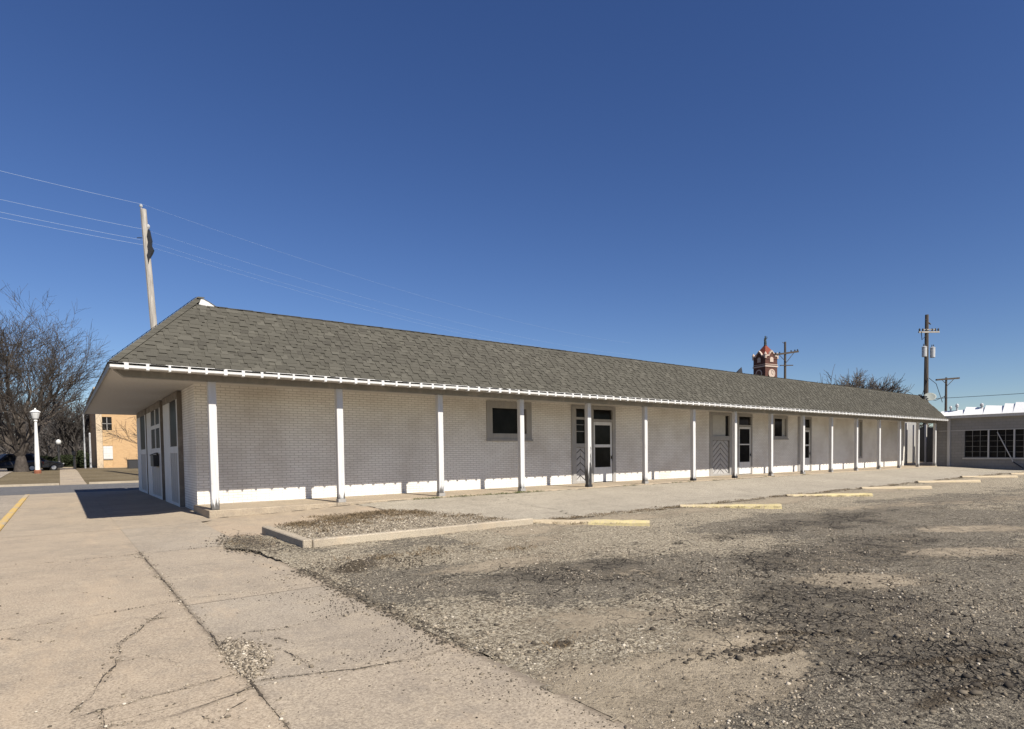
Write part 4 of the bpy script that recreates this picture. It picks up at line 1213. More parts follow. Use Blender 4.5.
# stray stones on the concrete
n = 2600
x = rng.uniform(-3.8, -0.45, n); y = rng.uniform(-15.5, -4.5, n)
k = rng.random(n) < np.clip(0.10 + 1.3 * np.exp(-((x + 0.4) / 0.22) ** 2) + 0.8 * np.exp(-((x + 1.9) / 0.09) ** 2) + 0.9 * np.exp(-((y + 12.2) / 0.35) ** 2), 0, 1)
x, y = x[k], y[k]
xg = rng.triangular(-1.95, -1.85, -1.62, 1900); yg = rng.triangular(-12.0, -11.45, -10.75, 1900)
kg = (xg < -1.92 + 0.42 * (1 - np.abs((yg + 11.35) / 0.75)))
x = np.concatenate([x, xg[kg]]); y = np.concatenate([y, yg[kg]])
S = np.clip(rng.lognormal(math.log(0.0065), 0.45, len(x)), 0.0025, 0.022)
cx_, cy_, cs_ = [], [], []
for pts, w in CRACKS[:-1]:
    for (ax, ay), (bx_, by_) in zip(pts[:-1], pts[1:]):
        L_ = math.hypot(bx_ - ax, by_ - ay); m_ = int(L_ * 9000 * w)
        tt = rng.random(m_); sp_ = rng.normal(0, 0.006 + 1.6 * w, m_)
        xx = ax + (bx_ - ax) * tt - (by_ - ay) / L_ * sp_; yy_ = ay + (by_ - ay) * tt + (bx_ - ax) / L_ * sp_
        kq = rng.random(m_) < np.clip((fbm(xx, yy_, 3.0, 3, 81) - 0.36) * 4, 0.02, 1)
        cx_.append(xx[kq]); cy_.append(yy_[kq])
cx_ = np.concatenate(cx_); cy_ = np.concatenate(cy_)
cs_ = np.clip(rng.lognormal(math.log(0.0045), 0.45, len(cx_)), 0.002, 0.013)
scatter('crack_crumbs', np.stack([cx_, cy_, -0.2415 + cs_ * 0.3], -1), cs_, M_['stone'])
n = 5000
xk = -0.45 - np.abs(rng.normal(0, 0.40, n)); yk = rng.uniform(-15.5, -9.0, n)
kp = rng.random(n) < np.clip(0.25 + 0.9 * (fbm(xk, yk, 1.8, 3, 71) - 0.4) * 2, 0.03, 1)
Sk = np.clip(rng.lognormal(math.log(0.0042), 0.4, kp.sum()), 0.002, 0.012)
scatter('asphalt_specks', np.stack([xk[kp], yk[kp], -0.243 + Sk * 0.2], -1), Sk, M_['crumb'])
scatter('stray_stones', np.stack([x + rng.normal(0, 0.03, len(x)), y + rng.normal(0, 0.06, len(x)), -0.243 + S * 0.3], -1), S, M_['stone'])

# joints and cracks in the concrete, ragged strips
def crack_strip(b, pts, w, z=-0.2385, seg=0.03, rag=0.5, wander=0.02):
    pts = [Vector((p[0], p[1], 0)) for p in pts]
    out = []
    for a, c in zip(pts[:-1], pts[1:]):
        m = max(1, int((c - a).length / seg))
        for i in range(m): out.append(a.lerp(c, i / m))
    out.append(pts[-1])
    vs = []; 
    for i, p in enumerate(out):
        d = (out[min(i + 1, len(out) - 1)] - out[max(i - 1, 0)]).normalized(); nn = Vector((-d.y, d.x, 0))
        off = wander * (float(fbm(p.x, p.y, 5.0, 3, 40)) - 0.5) * 2
        env = min(1, i / 4, (len(out) - 1 - i) / 4)
        ww = w * max(0.06, (float(fbm(p.x, p.y, 6, 4, 44)) - 0.36) * 3.0) * (1 + rag * random.uniform(-1, 1)) * (0.1 + 0.9 * env)
        zz = z if not callable(z) else float(z(np.array(p.x), np.array(p.y)))
        vs += [(p.x + nn.x * (off + ww), p.y + nn.y * (off + ww), zz), (p.x + nn.x * (off - ww), p.y + nn.y * (off - ww), zz)]
    b.add(vs, [(2 * i + 1, 2 * i + 3, 2 * i + 2, 2 * i) for i in range(len(out) - 1)])
b = MB()
for pts, w in CRACKS:
    crack_strip(b, pts, w * 0.42, z=-0.215 if w == 0.0121 else -0.2372, seg=0.02, rag=0.9, wander=0.03)
M_['crack'] = plain('crack_filling', (0.075, 0.060, 0.044), 0.95, 0.4, 30)
tag(b.build('concrete_cracks', M_['crack']), kind='structure')
# weedy seam between walk and alley, and between apron and alley
b = MB()
for k in range(60):
    pass
az = lambda x, y: apron_z(x, y) + 0.008
crack_strip(b, [(-0.05, -0.15), (3.4, -0.14), (8.0, -0.15), (16, -0.15), (30, -0.15)], 0.030, z=az, wander=0.01)
crack_strip(b, [(3.38, -0.2), (3.46, -1.0), (3.5, -2.0)], 0.035, z=az, wander=0.04)
crack_strip(b, [(3.5, -1.2), (5.2, -1.35), (7.8, -1.1), (10.2, -1.25)], 0.012, z=az, wander=0.10)
crack_strip(b, [(6.6, -5.8), (7.3, -4.0), (7.1, -2.4), (7.8, -0.5)], 0.010, z=az, wander=0.15)
crack_strip(b, [(5.0, -5.9), (8, -5.85), (12, -5.9), (20, -5.85), (34, -5.9)], 0.06, z=az, wander=0.1)
tag(b.build('walk_seam', M_['crack']), kind='structure')

def blade_mat(name, c):
    n = NT(name); r = n.n('NewGeometry').outputs['Random Per Island']
    return n.done(n.ramp(r, (0.0, scl(c, 0.5)), (1.0, scl(c, 1.4))), 0.9, None, 0.1)
M_['dry'] = blade_mat('dead_weed', (0.16, 0.12, 0.075)); M_['green'] = blade_mat('green_weed', (0.07, 0.09, 0.03))
def tufts(name, cs_, mat, hh=0.08, per=60, spread=0.12):
    b = MB()
    for (x, y, z) in cs_:
        for _ in range(per):
            px, py = x + random.gauss(0, spread), y + random.gauss(0, spread * 0.6)
            a = random.uniform(0, 6.283); h = hh * random.uniform(0.3, 1.1); lean = random.uniform(0.2, 1.6) * h; w = random.uniform(0.002, 0.005)
            dx, dy = math.cos(a), math.sin(a)
            b.add([(px - dy * w, py + dx * w, z), (px + dy * w, py - dx * w, z), (px + dx * lean * 0.5 + dy * w * .7, py + dy * lean * 0.5 - dx * w * .7, z + h * 0.7), (px + dx * lean, py + dy * lean, z + h)], [(0, 1, 2), (0, 2, 3)])
    return tag(b.build(name, mat), kind='stuff')
isl = []
for _ in range(130):
    t = random.random(); s_ = random.random() ** 2.2
    x = 0.6 + 3.7 * t; yb = np.interp(x, [0.3, 3.4, 4.5], [-3.8, -2.2, -5.4])
    isl.append((x, yb - s_ * 2.0, -0.115))
isl = [p for p in isl if p[1] > -6.2]
isl += [(random.uniform(1.5, 4.0), random.uniform(-3.6, -2.5), -0.11) for _ in range(50)]
tufts('dead_weeds', isl, M_['dry'], 0.06, 40, 0.13)
tufts('kerb_weeds', [(random.uniform(5.2, 10.0), -0.2 + random.uniform(-0.12, 0.05), -0.04) for _ in range(26)] + [(9.2 + random.gauss(0, .2), -0.2, -0.03) for _ in range(5)] + [(20 + random.uniform(-8, 8), -0.18, -0.035) for _ in range(12)], M_['green'], 0.06, 30, 0.10)
tufts('lot_weeds', [(4.6 + 34 * random.random() ** 1.6, -6.05 + random.uniform(-0.25, 0.2), -0.21) for _ in range(260)] + [(x0 + 0.65 * t, -6.25 - 0.6 * t + random.gauss(0, .08), -0.2) for x0 in (4.7, 9.7, 15.0) for t in np.linspace(-0.6, 2.8, 14)] + [(1.0 + random.gauss(0, .5), -8.1 + random.gauss(0, .12), -0.2) for _ in range(14)] + [(2.6 + random.gauss(0, .2), -8.6 + random.gauss(0, .1), -0.24) for _ in range(5)] + [(-0.42 + random.gauss(0, .15), -5.0 + random.gauss(0, .5), -0.22) for _ in range(25)] + [(0.21, -12.8, -0.25)] * 2, M_['dry'], 0.05, 34, 0.09)
# gravel bed inside the island
def bed_mask(x, y):
    yb = np.interp(x, [0.2, 3.4, 4.4, 4.8], [-3.80, -2.1, -5.2, -6.3])
    return (y < yb + 0.1 * (fbm(x, y, 3, 3, 50) - 0.5)) & (y > -6.31) & (x > 0.26) & (x < 4.8)
xs = np.arange(0.26, 4.8, 0.05); ys = np.arange(-6.32, -1.9, 0.05)
bed = lambda x, y: np.maximum(-0.125 + 0.035 * (fbm(x, y, 3, 4, 51) - 0.35), apron_z(x, y) + 0.006 + 0.02 * (fbm(x, y, 6, 3, 52) - 0.4))
tag(grid_obj('gravel_bed', xs, ys, bed, M_['lot'], {'grav': lambda x, y: 0.8 + 0 * x, 'sand': lambda x, y: 0.2 + 0 * x, 'dirt': lambda x, y: 0.35 * (fbm(x, y, 1.2, 3, 53) > 0.5) + 0.4 * np.exp(-((y - np.interp(x, [0.2, 3.4, 4.4], [-3.9, -2.3, -5.0])) / 0.35) ** 2), 'crack': lambda x, y: 0 * x}, mask=bed_mask), kind='structure')
n = 16000
x = rng.uniform(0.28, 4.7, n); y = rng.uniform(-6.28, -2.0, n); k = bed_mask(x, y); x, y = x[k], y[k]
S = np.clip(rng.lognormal(math.log(0.011), 0.4, len(x)), 0.004, 0.03)
scatter('island_gravel', np.stack([x, y, bed(x, y) + S * 0.2], -1), S, M_['stone'])

# ================================================================== LEFT BACKGROUND
def bark(name, c):
    n = NT(name); v = n.coord(); f = n.noise(5, v, 6, 0.7)
    return n.done(n.mix(n.ramp(f, (0.35, 0.0), (0.7, 1.0)), scl(c, 0.6), scl(c, 1.4)), 0.95, n.bump(f, 0.6, 0.05), 0.1)
M_['bark'] = bark('grey_brown_bark', (0.062, 0.053, 0.046)); M_['twig'] = bark('twig_bark', (0.085, 0.073, 0.063)); M_['twig_far'] = bark('far_twig_bark', (0.085, 0.077, 0.072))

def make_tree(name, base, height, spread, seed, label, cat='tree', group=None, levels=5, trunk_r=0.4, forks=5, mats=('bark', 'twig'), trunk_h=0.14, rmin=0.012, lean=(0, 0), dens=1.0, upb=0.10, zmin=None):
    R = random.Random(seed)
    root = empty(name, base, label, cat, group)
    tb, cb = MB(), MB()
    base = Vector(base)
    def perp(d):
        a = R.uniform(0, 6.283); o = d.orthogonal().normalized(); return (o * math.cos(a) + d.cross(o) * math.sin(a)).normalized()
    def branch(p, d, L, r, lev):
        nseg = 5 if lev <= 1 else (4 if lev == 2 else 3)
        pts = [p]; rs = [r]; cur = d.copy()
        for i in range(nseg):
            cur = (cur + perp(cur) * R.uniform(0.05, 0.30) + Vector((0, 0, upb if lev < 4 else upb * 0.4))).normalized()
            pts.append(pts[-1] + cur * (L / nseg)); rs.append(max(rmin * 0.6, r * (1 - 0.68 * (i + 1) / nseg)))
        (tb if lev == 0 else cb).tube(pts, rs, 8 if lev == 0 else (6 if lev == 1 else (4 if lev < 4 else 3)), cap=lev < 2)
        if lev >= levels: return
        nch = {1: 7, 2: 6, 3: 6, 4: 5}.get(lev, 4)
        nch = max(2, int(round(nch * dens)))
        for k in range(nch):
            t = R.uniform(0.22, 1.0) if k else 1.0
            f = t * nseg; i = min(int(f), nseg - 1); q = pts[i].lerp(pts[i + 1], f - i)
            dd = (pts[i + 1] - pts[i]).normalized()
            ang = R.uniform(0.35, 0.95) if k else R.uniform(0.1, 0.4)
            nd = (dd * math.cos(ang) + perp(dd) * math.sin(ang)).normalized()
            nd = (nd + Vector((0, 0, upb * 1.2))).normalized()
            if zmin is not None and nd.z < zmin: nd.z = zmin + 0.2 * R.random(); nd.normalize()
            branch(q, nd, L * R.uniform(0.42, 0.72), max(rmin, rs[i] * R.uniform(0.48, 0.68)), lev + 1)
    H = height
    th = H * trunk_h
    top = base + Vector((lean[0], lean[1], th))
    tb.tube([base - Vector((0, 0, 0.2)), base + Vector((0, 0, 0.15)), base + Vector((lean[0] * .4, lean[1] * .4, th * 0.5)), top], [trunk_r * 1.7, trunk_r * 1.25, trunk_r, trunk_r * 0.6], 10)
    for k in range(forks):
        a = 6.283 * (k + R.uniform(-0.25, 0.25)) / forks; tilt = R.uniform(0.25, 1.0) * spread if k else 0.12
        d = Vector((math.cos(a) * math.sin(tilt), math.sin(a) * math.sin(tilt), math.cos(tilt)))
        branch(top - Vector((0, 0, th * 0.15)), d, H * R.uniform(0.52, 0.64), trunk_r * R.uniform(0.45, 0.65), 1)
    tb.build('trunk', M_[mats[0]], root, smooth=True); cb.build('crown', M_[mats[1]], root)
    return root
make_tree('bare_tree', (-5.6, 56.4, 0.0), 11.8, 1.05, 11, 'large bare spreading tree behind the white lamp post', levels=5, trunk_r=0.44, forks=9, rmin=0.013, dens=0.92, upb=0.05, zmin=0.12)
make_tree('bare_tree', (7.2, 62.5, 0.0), 6.8, 1.1, 41, 'bare tree in front of the tan brick wall, mostly hidden by the white building', levels=4, trunk_r=0.25, forks=7, rmin=0.018, dens=1.0, upb=0.04)
make_tree('bare_tree', (-11.5, 74, 0.0), 13.0, 1.0, 12, 'bare tree at the left edge behind the large spreading tree', group='bare trees behind the street', levels=4, trunk_r=0.45, forks=6, mats=('bark', 'twig_far'), rmin=0.022, dens=1.0)
bgt = [(-1.5, 92, 8, 21, 'bare tree behind the dark street lamp'), (-9.0, 118, 10, 22, 'bare tree far off beyond the parked dark cars'), (4.5, 108, 9, 23, 'bare tree standing farther behind the tan brick building corner'), (-16, 110, 9, 24, 'bare tree farthest left beyond the white van'), (-4.5, 140, 11, 25, 'farthest bare tree at the end of the lawn walk'), (0.5, 125, 9, 26, 'bare tree above the dark hedge'), (-12, 150, 11, 27, 'distant bare tree over the far road')]
for x, y, h, s, lb in bgt:
    make_tree('bare_tree', (x, y, 0.0), h, 0.95, s, lb, group='bare trees behind the street', levels=4, trunk_r=0.4, forks=6, mats=('bark', 'twig_far'), rmin=0.035, dens=1.05)
# wooded edge of town at the horizon
def thicket():
    b = MB(); R = random.Random(5)
    for k in range(4200):
        x = R.uniform(-75, 60); y = R.uniform(165, 215); h = R.uniform(4, 13)
        p = Vector((x, y, 0)); pts = [p]
        d = Vector((R.gauss(0, .25), R.gauss(0, .25), 1)).normalized()
        for i in range(3):
            d = (d + Vector((R.gauss(0, .3), R.gauss(0, .3), 0.1))).normalized(); pts.append(pts[-1] + d * h / 3)
        b.tube(pts, [0.14, 0.1, 0.07, 0.03], 3, cap=False)
        for j in range(7):
            q = pts[1].lerp(pts[3], R.random()); e = q + Vector((R.gauss(0, 1), R.gauss(0, 1), R.uniform(0.2, 1.6))) * 1.0
            b.tube([q, e], [0.06, 0.02], 3, cap=False)
    return tag(b.build('distant_woods', M_['twig_far']), kind='stuff')
thicket()

# tan brick building
M_['tan_brick'] = brick_mat('tan_brick', (0.50, 0.32, 0.16), (0.42, 0.26, 0.125), (0.42, 0.32, 0.21), 0.22, 0.075, 0.010, 0.3, (0.38, 0.25, 0.13), 0.2, 0.3)
M_['tan_panel'] = plain('tan_panel', (0.48, 0.33, 0.18), 0.8)
M_['cream'] = plain('cream_pier', (0.52, 0.42, 0.30), 0.8)
tb_ = empty('brick_building', (12, 78, 0), 'tan brick building seen under the end canopy, with a stacked window bay', 'building')
b = MB(); wall_open(b, 'y', 70.0, 0.98, 30, -0.2, 9.0, [(0.99, 1.88, 0.2, 5.9)], 0.12); b.build('front_wall', M_['tan_brick'], tb_, uv=True)
b = MB(); b.box(0.40, 0.96, 69.85, 70.6, -0.2, 9.0); b.build('corner_pier', M_['cream'], tb_)
b = MB(); b.box(0.45, 0.9, 70.62, 95, -0.2, 9.0); b.build('side_wall', M_['tan_brick'], tb_, uv=True)
b = MB(); b.box(29.8, 30, 70.1, 95, -.2, 9); b.build('side_wall', M_['tan_brick'], tb_, uv=True)
b = MB(); b.box(0.3, 30.2, 69.8, 95, 9.002, 9.25); b.build('roof', M_['cream'], tb_)
bw = empty('window', (1.4, 70, 0.2)); attach(bw, tb_); bw.location = Vector((1.4, 70, 0.2)) - abs_loc(tb_)
for za_, zb_ in ((2.6, 4.38), (0.2, 1.05)):
    b = MB(); b.box(0.99, 1.88, 70.08, 70.12, za_, zb_); b.build('spandrel', M_['tan_panel'], bw)
b = MB(); b.box(0.99, 1.88, 70.09, 70.12, 4.38, 5.9); b.build('pane', M_['glass'], bw)
b = MB(); b.box(0.99, 1.88, 70.06, 70.09, 5.1, 5.16); b.box(1.4, 1.46, 70.06, 70.09, 4.38, 5.9); b.build('bar', M_['casing'], bw)
b = MB(); b.box(1.0, 1.87, 69.95, 70.12, 1.05, 2.55)
for k in range(5): b.box(1.02, 1.85, 69.93, 69.949, 1.15 + k * 0.28, 1.32 + k * 0.28)
b.build('white_panel', M_['white_clean'], bw)
b = MB(); b.box(2.65, 3.9, 61.5, 62.3, -0.1, 0.95); b.box(2.62, 3.93, 61.47, 62.33, 0.952, 1.02); b.box(2.7, 2.76, 61.45, 61.5, 0.2, 0.8)
tag(b.build('utility_bin', M_['metal_dark'], bevel=0.02), 'black metal bin on the lawn before the tan brick wall', 'bin')

# lamp posts
M_['lamp_white'] = white_paint('lamp_white_paint', (0.74, 0.74, 0.71), 0.4)
M_['rust'] = plain('rusty_brick_base', (0.26, 0.10, 0.055), 0.85)
M_['lamp_glass'] = plain('frosted_lantern', (0.55, 0.56, 0.55), 0.3, 0.08, 3, 0.02, 0.5)
lp = empty('street_lamp', (-4.34, 49.6, -0.10), 'white painted street lamp with reddish base in front of the bare tree', 'street lamp')
b = MB(); b.lathe((-4.34, 49.6, -0.12), [(0.24, 0), (0.24, 0.38), (0.2, 0.42)], 12); b.build('base', M_['rust'], lp)
b = MB(); b.lathe((-4.34, 49.6, 0.30), [(0.17, 0), (0.165, 0.8), (0.145, 1.9), (0.115, 3.0), (0.09, 3.9), (0.08, 4.0), (0.13, 4.03), (0.13, 4.1), (0.08, 4.14)], 12); b.build('shaft', M_['lamp_white'], lp, smooth=False)
b = MB(); b.lathe((-4.34, 49.6, 4.44), [(0.10, 0), (0.20, 0.12), (0.30, 0.5), (0.31, 0.62)], 12); b.build('lantern', M_['lamp_glass'], lp)
b = MB(); b.lathe((-4.34, 49.6, 5.063), [(0.36, 0), (0.36, 0.04), (0.16, 0.18), (0.06, 0.22), (0.07, 0.28), (0.01, 0.36)], 12); b.build('cap', M_['lamp_white'], lp)
lp = empty('street_lamp', (-2.95, 76, 0.0), 'dark slender street lamp with round globe beside the lawn walk', 'street lamp')
b = MB(); b.lathe((-2.95, 76, 0.0), [(0.28, 0), (0.24, 0.6), (0.13, 0.9), (0.10, 2.2), (0.08, 2.75), (0.14, 2.8)], 10); b.build('shaft', M_['metal_dark'], lp)
b = MB(); b.lathe((-2.95, 76, 2.8), [(0.10, 0), (0.24, 0.15), (0.28, 0.35), (0.2, 0.55), (0.05, 0.65)], 10); b.build('globe', M_['lamp_glass'], lp, smooth=True)
b = MB(); b.lathe((-0.72, 68.6, 0), [(0.08, 0), (0.07, 3), (0.05, 5.9), (0.08, 5.92), (0.04, 6.1)], 8)
tag(b.build('pole', M_['metal_grey']), 'tall thin pale pole left of the tan brick building corner', 'pole')
b = MB(); b.lathe((-0.22, 68.9, 0), [(0.12, 0), (0.10, 0.3), (0.08, 3.8), (0.10, 3.9), (0.04, 4.05)], 8)
tag(b.build('pole', M_['metal_grey']), 'short pale pole hard against the tan brick building corner', 'pole')
b = MB(); b.lathe((-1.68, 65.5, 0), [(0.18, 0), (0.12, 0.2), (0.10, 1.5), (0.2, 1.55), (0.2, 1.85), (0.1, 1.95)], 8)
tag(b.build('parking_meter', M_['metal_dark']), 'short dark post with box head where the lawn walk ends', 'parking meter')
# hedge by the brick building
M_['hedge'] = blade_mat('hedge_leaf', (0.022, 0.028, 0.014))
def bush(name, c, r, n, label, seed):
    R = random.Random(seed); b = MB()
    for _ in range(n):
        u = R.gauss(0, 1), R.gauss(0, 1), R.gauss(0, 1); l = math.sqrt(sum(x * x for x in u)); k = R.random() ** 0.4
        p = Vector((c[0] + u[0] / l * r[0] * k, c[1] + u[1] / l * r[1] * k, max(0.03, c[2] + u[2] / l * r[2] * k)))
        a = Vector((R.gauss(0, 1), R.gauss(0, 1), R.gauss(0, 1))).normalized(); o = a.orthogonal().normalized(); s = R.uniform(0.07, 0.16)
        b.add([p - o * s, p + a * s, p + o * s, p - a * s], [(0, 1, 2, 3)])
    return tag(b.build(name, M_['hedge']), label, 'bush')
bush('bush', (-0.9, 74, 0.9), (0.9, 0.9, 1.2), 2500, 'dark rounded evergreen bush behind the pale poles', 1)
bush('bush', (-2.1, 88, 0.8), (1.6, 1.2, 0.9), 2200, 'low dark bush behind the dark street lamp', 2)
bush('bush', (-5.0, 95, 0.7), (2.2, 1.2, 0.9), 2200, 'wide low bush behind the parked dark cars', 3)

# vehicles
M_['car_dark'] = plain('dark_car_paint', (0.015, 0.016, 0.019), 0.25, 0.1, 2, 0.0, 0.6)
M_['car_white'] = plain('white_car_paint', (0.75, 0.75, 0.75), 0.3, 0.05, 2, 0.0, 0.6)
M_['tyre'] = plain('tyre_rubber', (0.02, 0.02, 0.02), 0.9)
M_['rim'] = plain('wheel_rim', (0.5, 0.5, 0.5), 0.35, 0.1, 3, 0, 0.5, 0.6)
M_['tail'] = plain('tail_lamp', (0.25, 0.01, 0.01), 0.3)
def car(loc, rz, paint, label, name='parked_car', suv=False, group=None, van=False):
    root = empty(name, loc, label, 'van' if van else 'car', group)
    root.rotation_euler.z = rz
    def part(b, nm, mat, par=root, smooth=False, bevel=0.0):
        o = b.build(nm, mat, None, smooth, bevel=bevel); o.parent = par; return o
    if van: pr = [(-2.6, 0.35), (-2.6, 2.05), (-2.4, 2.2), (1.3, 2.2), (1.75, 1.35), (2.55, 1.15), (2.65, 0.8), (2.6, 0.35)]
    elif suv: pr = [(-2.25, 0.35), (-2.3, 0.85), (-2.15, 1.0), (-1.95, 1.62), (-1.6, 1.72), (0.35, 1.70), (1.05, 1.08), (2.05, 0.95), (2.28, 0.7), (2.25, 0.35)]
    else: pr = [(-2.25, 0.30), (-2.3, 0.8), (-2.15, 0.95), (-1.6, 1.0), (-1.0, 1.42), (0.25, 1.45), (1.0, 1.0), (2.0, 0.85), (2.28, 0.62), (2.25, 0.30)]
    m = len(pr); b = MB(); vs = []
    for y, k in ((-0.88, 1), (0.88, 1)):
        for x, z in pr:
            inset = 0.20 * max(0, z - 1.0) / 0.6 if not van else 0.05 * max(0, z - 1)
            vs.append((x, y - math.copysign(inset, y), z))
    b.add(vs, [tuple(range(m))[::-1], tuple(range(m, 2 * m))] + [(i, (i + 1) % m, (i + 1) % m + m, i + m) for i in range(m)])
    part(b, 'body', M_[paint], bevel=0.05)
    zt_ = 1.62 if suv else (2.0 if van else 1.38)
    for s in (-1, 1):
        b = MB(); ys_ = s * 0.872
        ins = lambda z: 0 if z <= 1 else (0.20 * (z - 1) / 0.6 if not van else 0.05 * (z - 1))
        q = [(-1.75, 1.06), (-1.45, zt_), (0.2, zt_), (0.80, 1.06)] if not van else [(0.5, 1.3), (0.5, 2.0), (1.25, 2.0), (1.6, 1.3)]
        vs = [(x, s * (0.885 - ins(z)), z) for x, z in q] + [(x, s * (0.84 - ins(z)), z) for x, z in q]
        b.add(vs, [(0, 1, 2, 3), (7, 6, 5, 4), (0, 4, 5, 1), (1, 5, 6, 2), (2, 6, 7, 3), (3, 7, 4, 0)])
        part(b, 'side_window', M_['glass'])
        for x in (-1.4, 1.4):
            b = MB(); vs = []; fs = []
            for yy_ in (s * 0.70, s * 0.90):
                for k in range(16): vs.append((x + 0.33 * math.cos(k * math.pi / 8), yy_, 0.33 + 0.33 * math.sin(k * math.pi / 8)))
            fs = [tuple(range(16)), tuple(range(31, 15, -1))] + [(k, (k + 1) % 16, 16 + (k + 1) % 16, 16 + k) for k in range(16)]
            b.add(vs, fs); w_ = part(b, 'wheel', M_['tyre'])
            b = MB(); vs = [(x + 0.2 * math.cos(k * math.pi / 6), s * 0.905, 0.33 + 0.2 * math.sin(k * math.pi / 6)) for k in range(12)]
            b.add(vs, [tuple(range(12))]); part(b, 'rim', M_['rim'], w_)
        b = MB(); b.box(-2.33, -2.26, s * 0.75 - 0.1, s * 0.75 + 0.1, 0.72, 0.92); part(b, 'tail_lamp', M_['tail'])
        b = MB(); b.box(2.2, 2.29, s * 0.68 - 0.14, s * 0.68 + 0.14, 0.64, 0.76); part(b, 'headlight', M_['lamp_glass'])
    return root
car((-6.6, 60.5, 0.0), rad(200), 'car_dark', 'dark car parked left of the big bare trunk', suv=True)
car((-5.0, 62.5, 0.0), rad(20), 'car_dark', 'black car parked right of the big bare trunk behind the white lamp')
car((-9.3, 80, 0.0), rad(95), 'car_white', 'white van at the far left edge of the street', name='parked_van', van=True)
car((-9.4, 100, 0.0), rad(80), 'car_white', 'white car far down the road beside the white van')

# ================================================================== UTILITY POLES AND WIRES
def wood(name, c):
    n = NT(name); v = n.coord(); f = n.noise(1, n.mapping(v, (12, 12, 0.8)), 6, 0.7)
    return n.done(n.mix(n.ramp(f, (0.35, 0.0), (0.65, 1.0)), scl(c, 0.65), scl(c, 1.2)), 0.9, n.bump(f, 0.5, 0.02), 0.15)
M_['pole_pale'] = wood('weathered_pale_pole', (0.36, 0.335, 0.30)); M_['pole_dark'] = wood('creosoted_pole', (0.09, 0.075, 0.062))
M_['wire'] = plain('wire_bright', (0.26, 0.33, 0.46), 0.5, 0.05, 2, 0.0, 0.3); M_['wire_dark'] = plain('wire_dark', (0.10, 0.11, 0.12), 0.6)
T1 = Vector((2.14, 34.41, 18.72)); B1 = Vector((2.98, 33.9, -0.3))
up_ = empty('utility_pole', B1, 'pale leaning wooden utility pole with black wrap behind the left roof end', 'utility pole')
b = MB(); top = T1 - Vector((0, 0, 0.30)); b.tube([B1, B1.lerp(top, 0.5), top], [0.25, 0.22, 0.19], 10); b.build('shaft', M_['pole_pale'], up_)
b = MB(); b.lathe(tuple(top + Vector((-0.12, 0, 0))), [(0.04, 0), (0.04, 0.12), (0.10, 0.14), (0.11, 0.24), (0.05, 0.32)], 8); b.build('insulator', M_['metal_grey'], up_)
b = MB()   # black sheath torn along the shaft
vs = []
for i, (t, w, o) in enumerate(((0, 0.05, 0.24), (0.3, 0.10, 0.22), (0.7, 0.11, 0.27), (1.05, 0.13, 0.19), (1.35, 0.19, 0.26), (1.6, 0.15, 0.17), (1.85, 0.12, 0.02), (2.3, 0.09, -0.06), (2.8, 0.03, -0.12))):
    p = T1 + Vector((0.03, -0.30, -1.75 - t)) + Vector((0.05 * t, 0, 0)); vs += [p + rt * (o - w), p + rt * (o + w) , p + rt * (o + w) + Vector((0.1, 0.3, 0)), p + rt * (o - w) + Vector((0.1, 0.3, 0))]
fs = []
for i in range(8):
    for k in range(4): fs.append((i * 4 + k, i * 4 + (k + 1) % 4, (i + 1) * 4 + (k + 1) % 4, (i + 1) * 4 + k))
fs += [(3, 2, 1, 0), (32, 33, 34, 35)]
b.add(vs, fs); b.build('black_wrap', M_['metal_dark'], up_)
b = MB(); p = T1 + Vector((0.25, -0.1, -1.6)); b.lathe(tuple(p), [(0.05, 0), (0.1, 0.1), (0.1, 0.22), (0.04, 0.3)], 8); b.build('insulator', M_['metal_grey'], up_)
b = MB(); p = T1 + Vector((-0.25, -0.2, -2.35)); b.tube([p + rt * 0.1, p - rt * 0.22], 0.03, 5); b.build('bracket', M_['metal_dark'], up_)
def span(p, q, sag, r, n=26):
    b = MB(); pts = [Vector(p).lerp(Vector(q), i / n) - Vector((0, 0, 4 * sag * (i / n) * (1 - i / n))) for i in range(n + 1)]
    b.tube(pts, r, 4); return b
wl = [(0.0, 'topmost wire on the pale leaning pole'), (-1.70, 'second wire down on the pale leaning pole'), (-2.45, 'third wire down on the pale leaning pole'), (-2.78, 'lowest wire on the pale leaning pole')]
dirw = Vector((math.sin(rad(79)), math.cos(rad(79)), 0))
for dz, lb in wl:
    c0 = T1 + Vector((0.02 * -dz, -0.1, dz))
    b = span(c0, c0 + dirw * 62 + Vector((0, 0, -1.5)), 1.3, 0.0045)
    b2 = span(c0 - dirw * 40 + Vector((0, 0, 1.3)), c0, 0.8, 0.010)
    b.add(b2.v, b2.f)
    tag(b.build('power_line', M_['wire']), lb + ' crossing the sky', 'wire', 'power lines over the left roof end')

def utility(name, base, top_z, r, mat, label):
    o = empty(name, base, label, 'utility pole', None)
    b = MB(); b.tube([base, (base[0], base[1], top_z)], [r * 1.3, r * 0.8], 8); b.build('shaft', M_[mat], o); return o
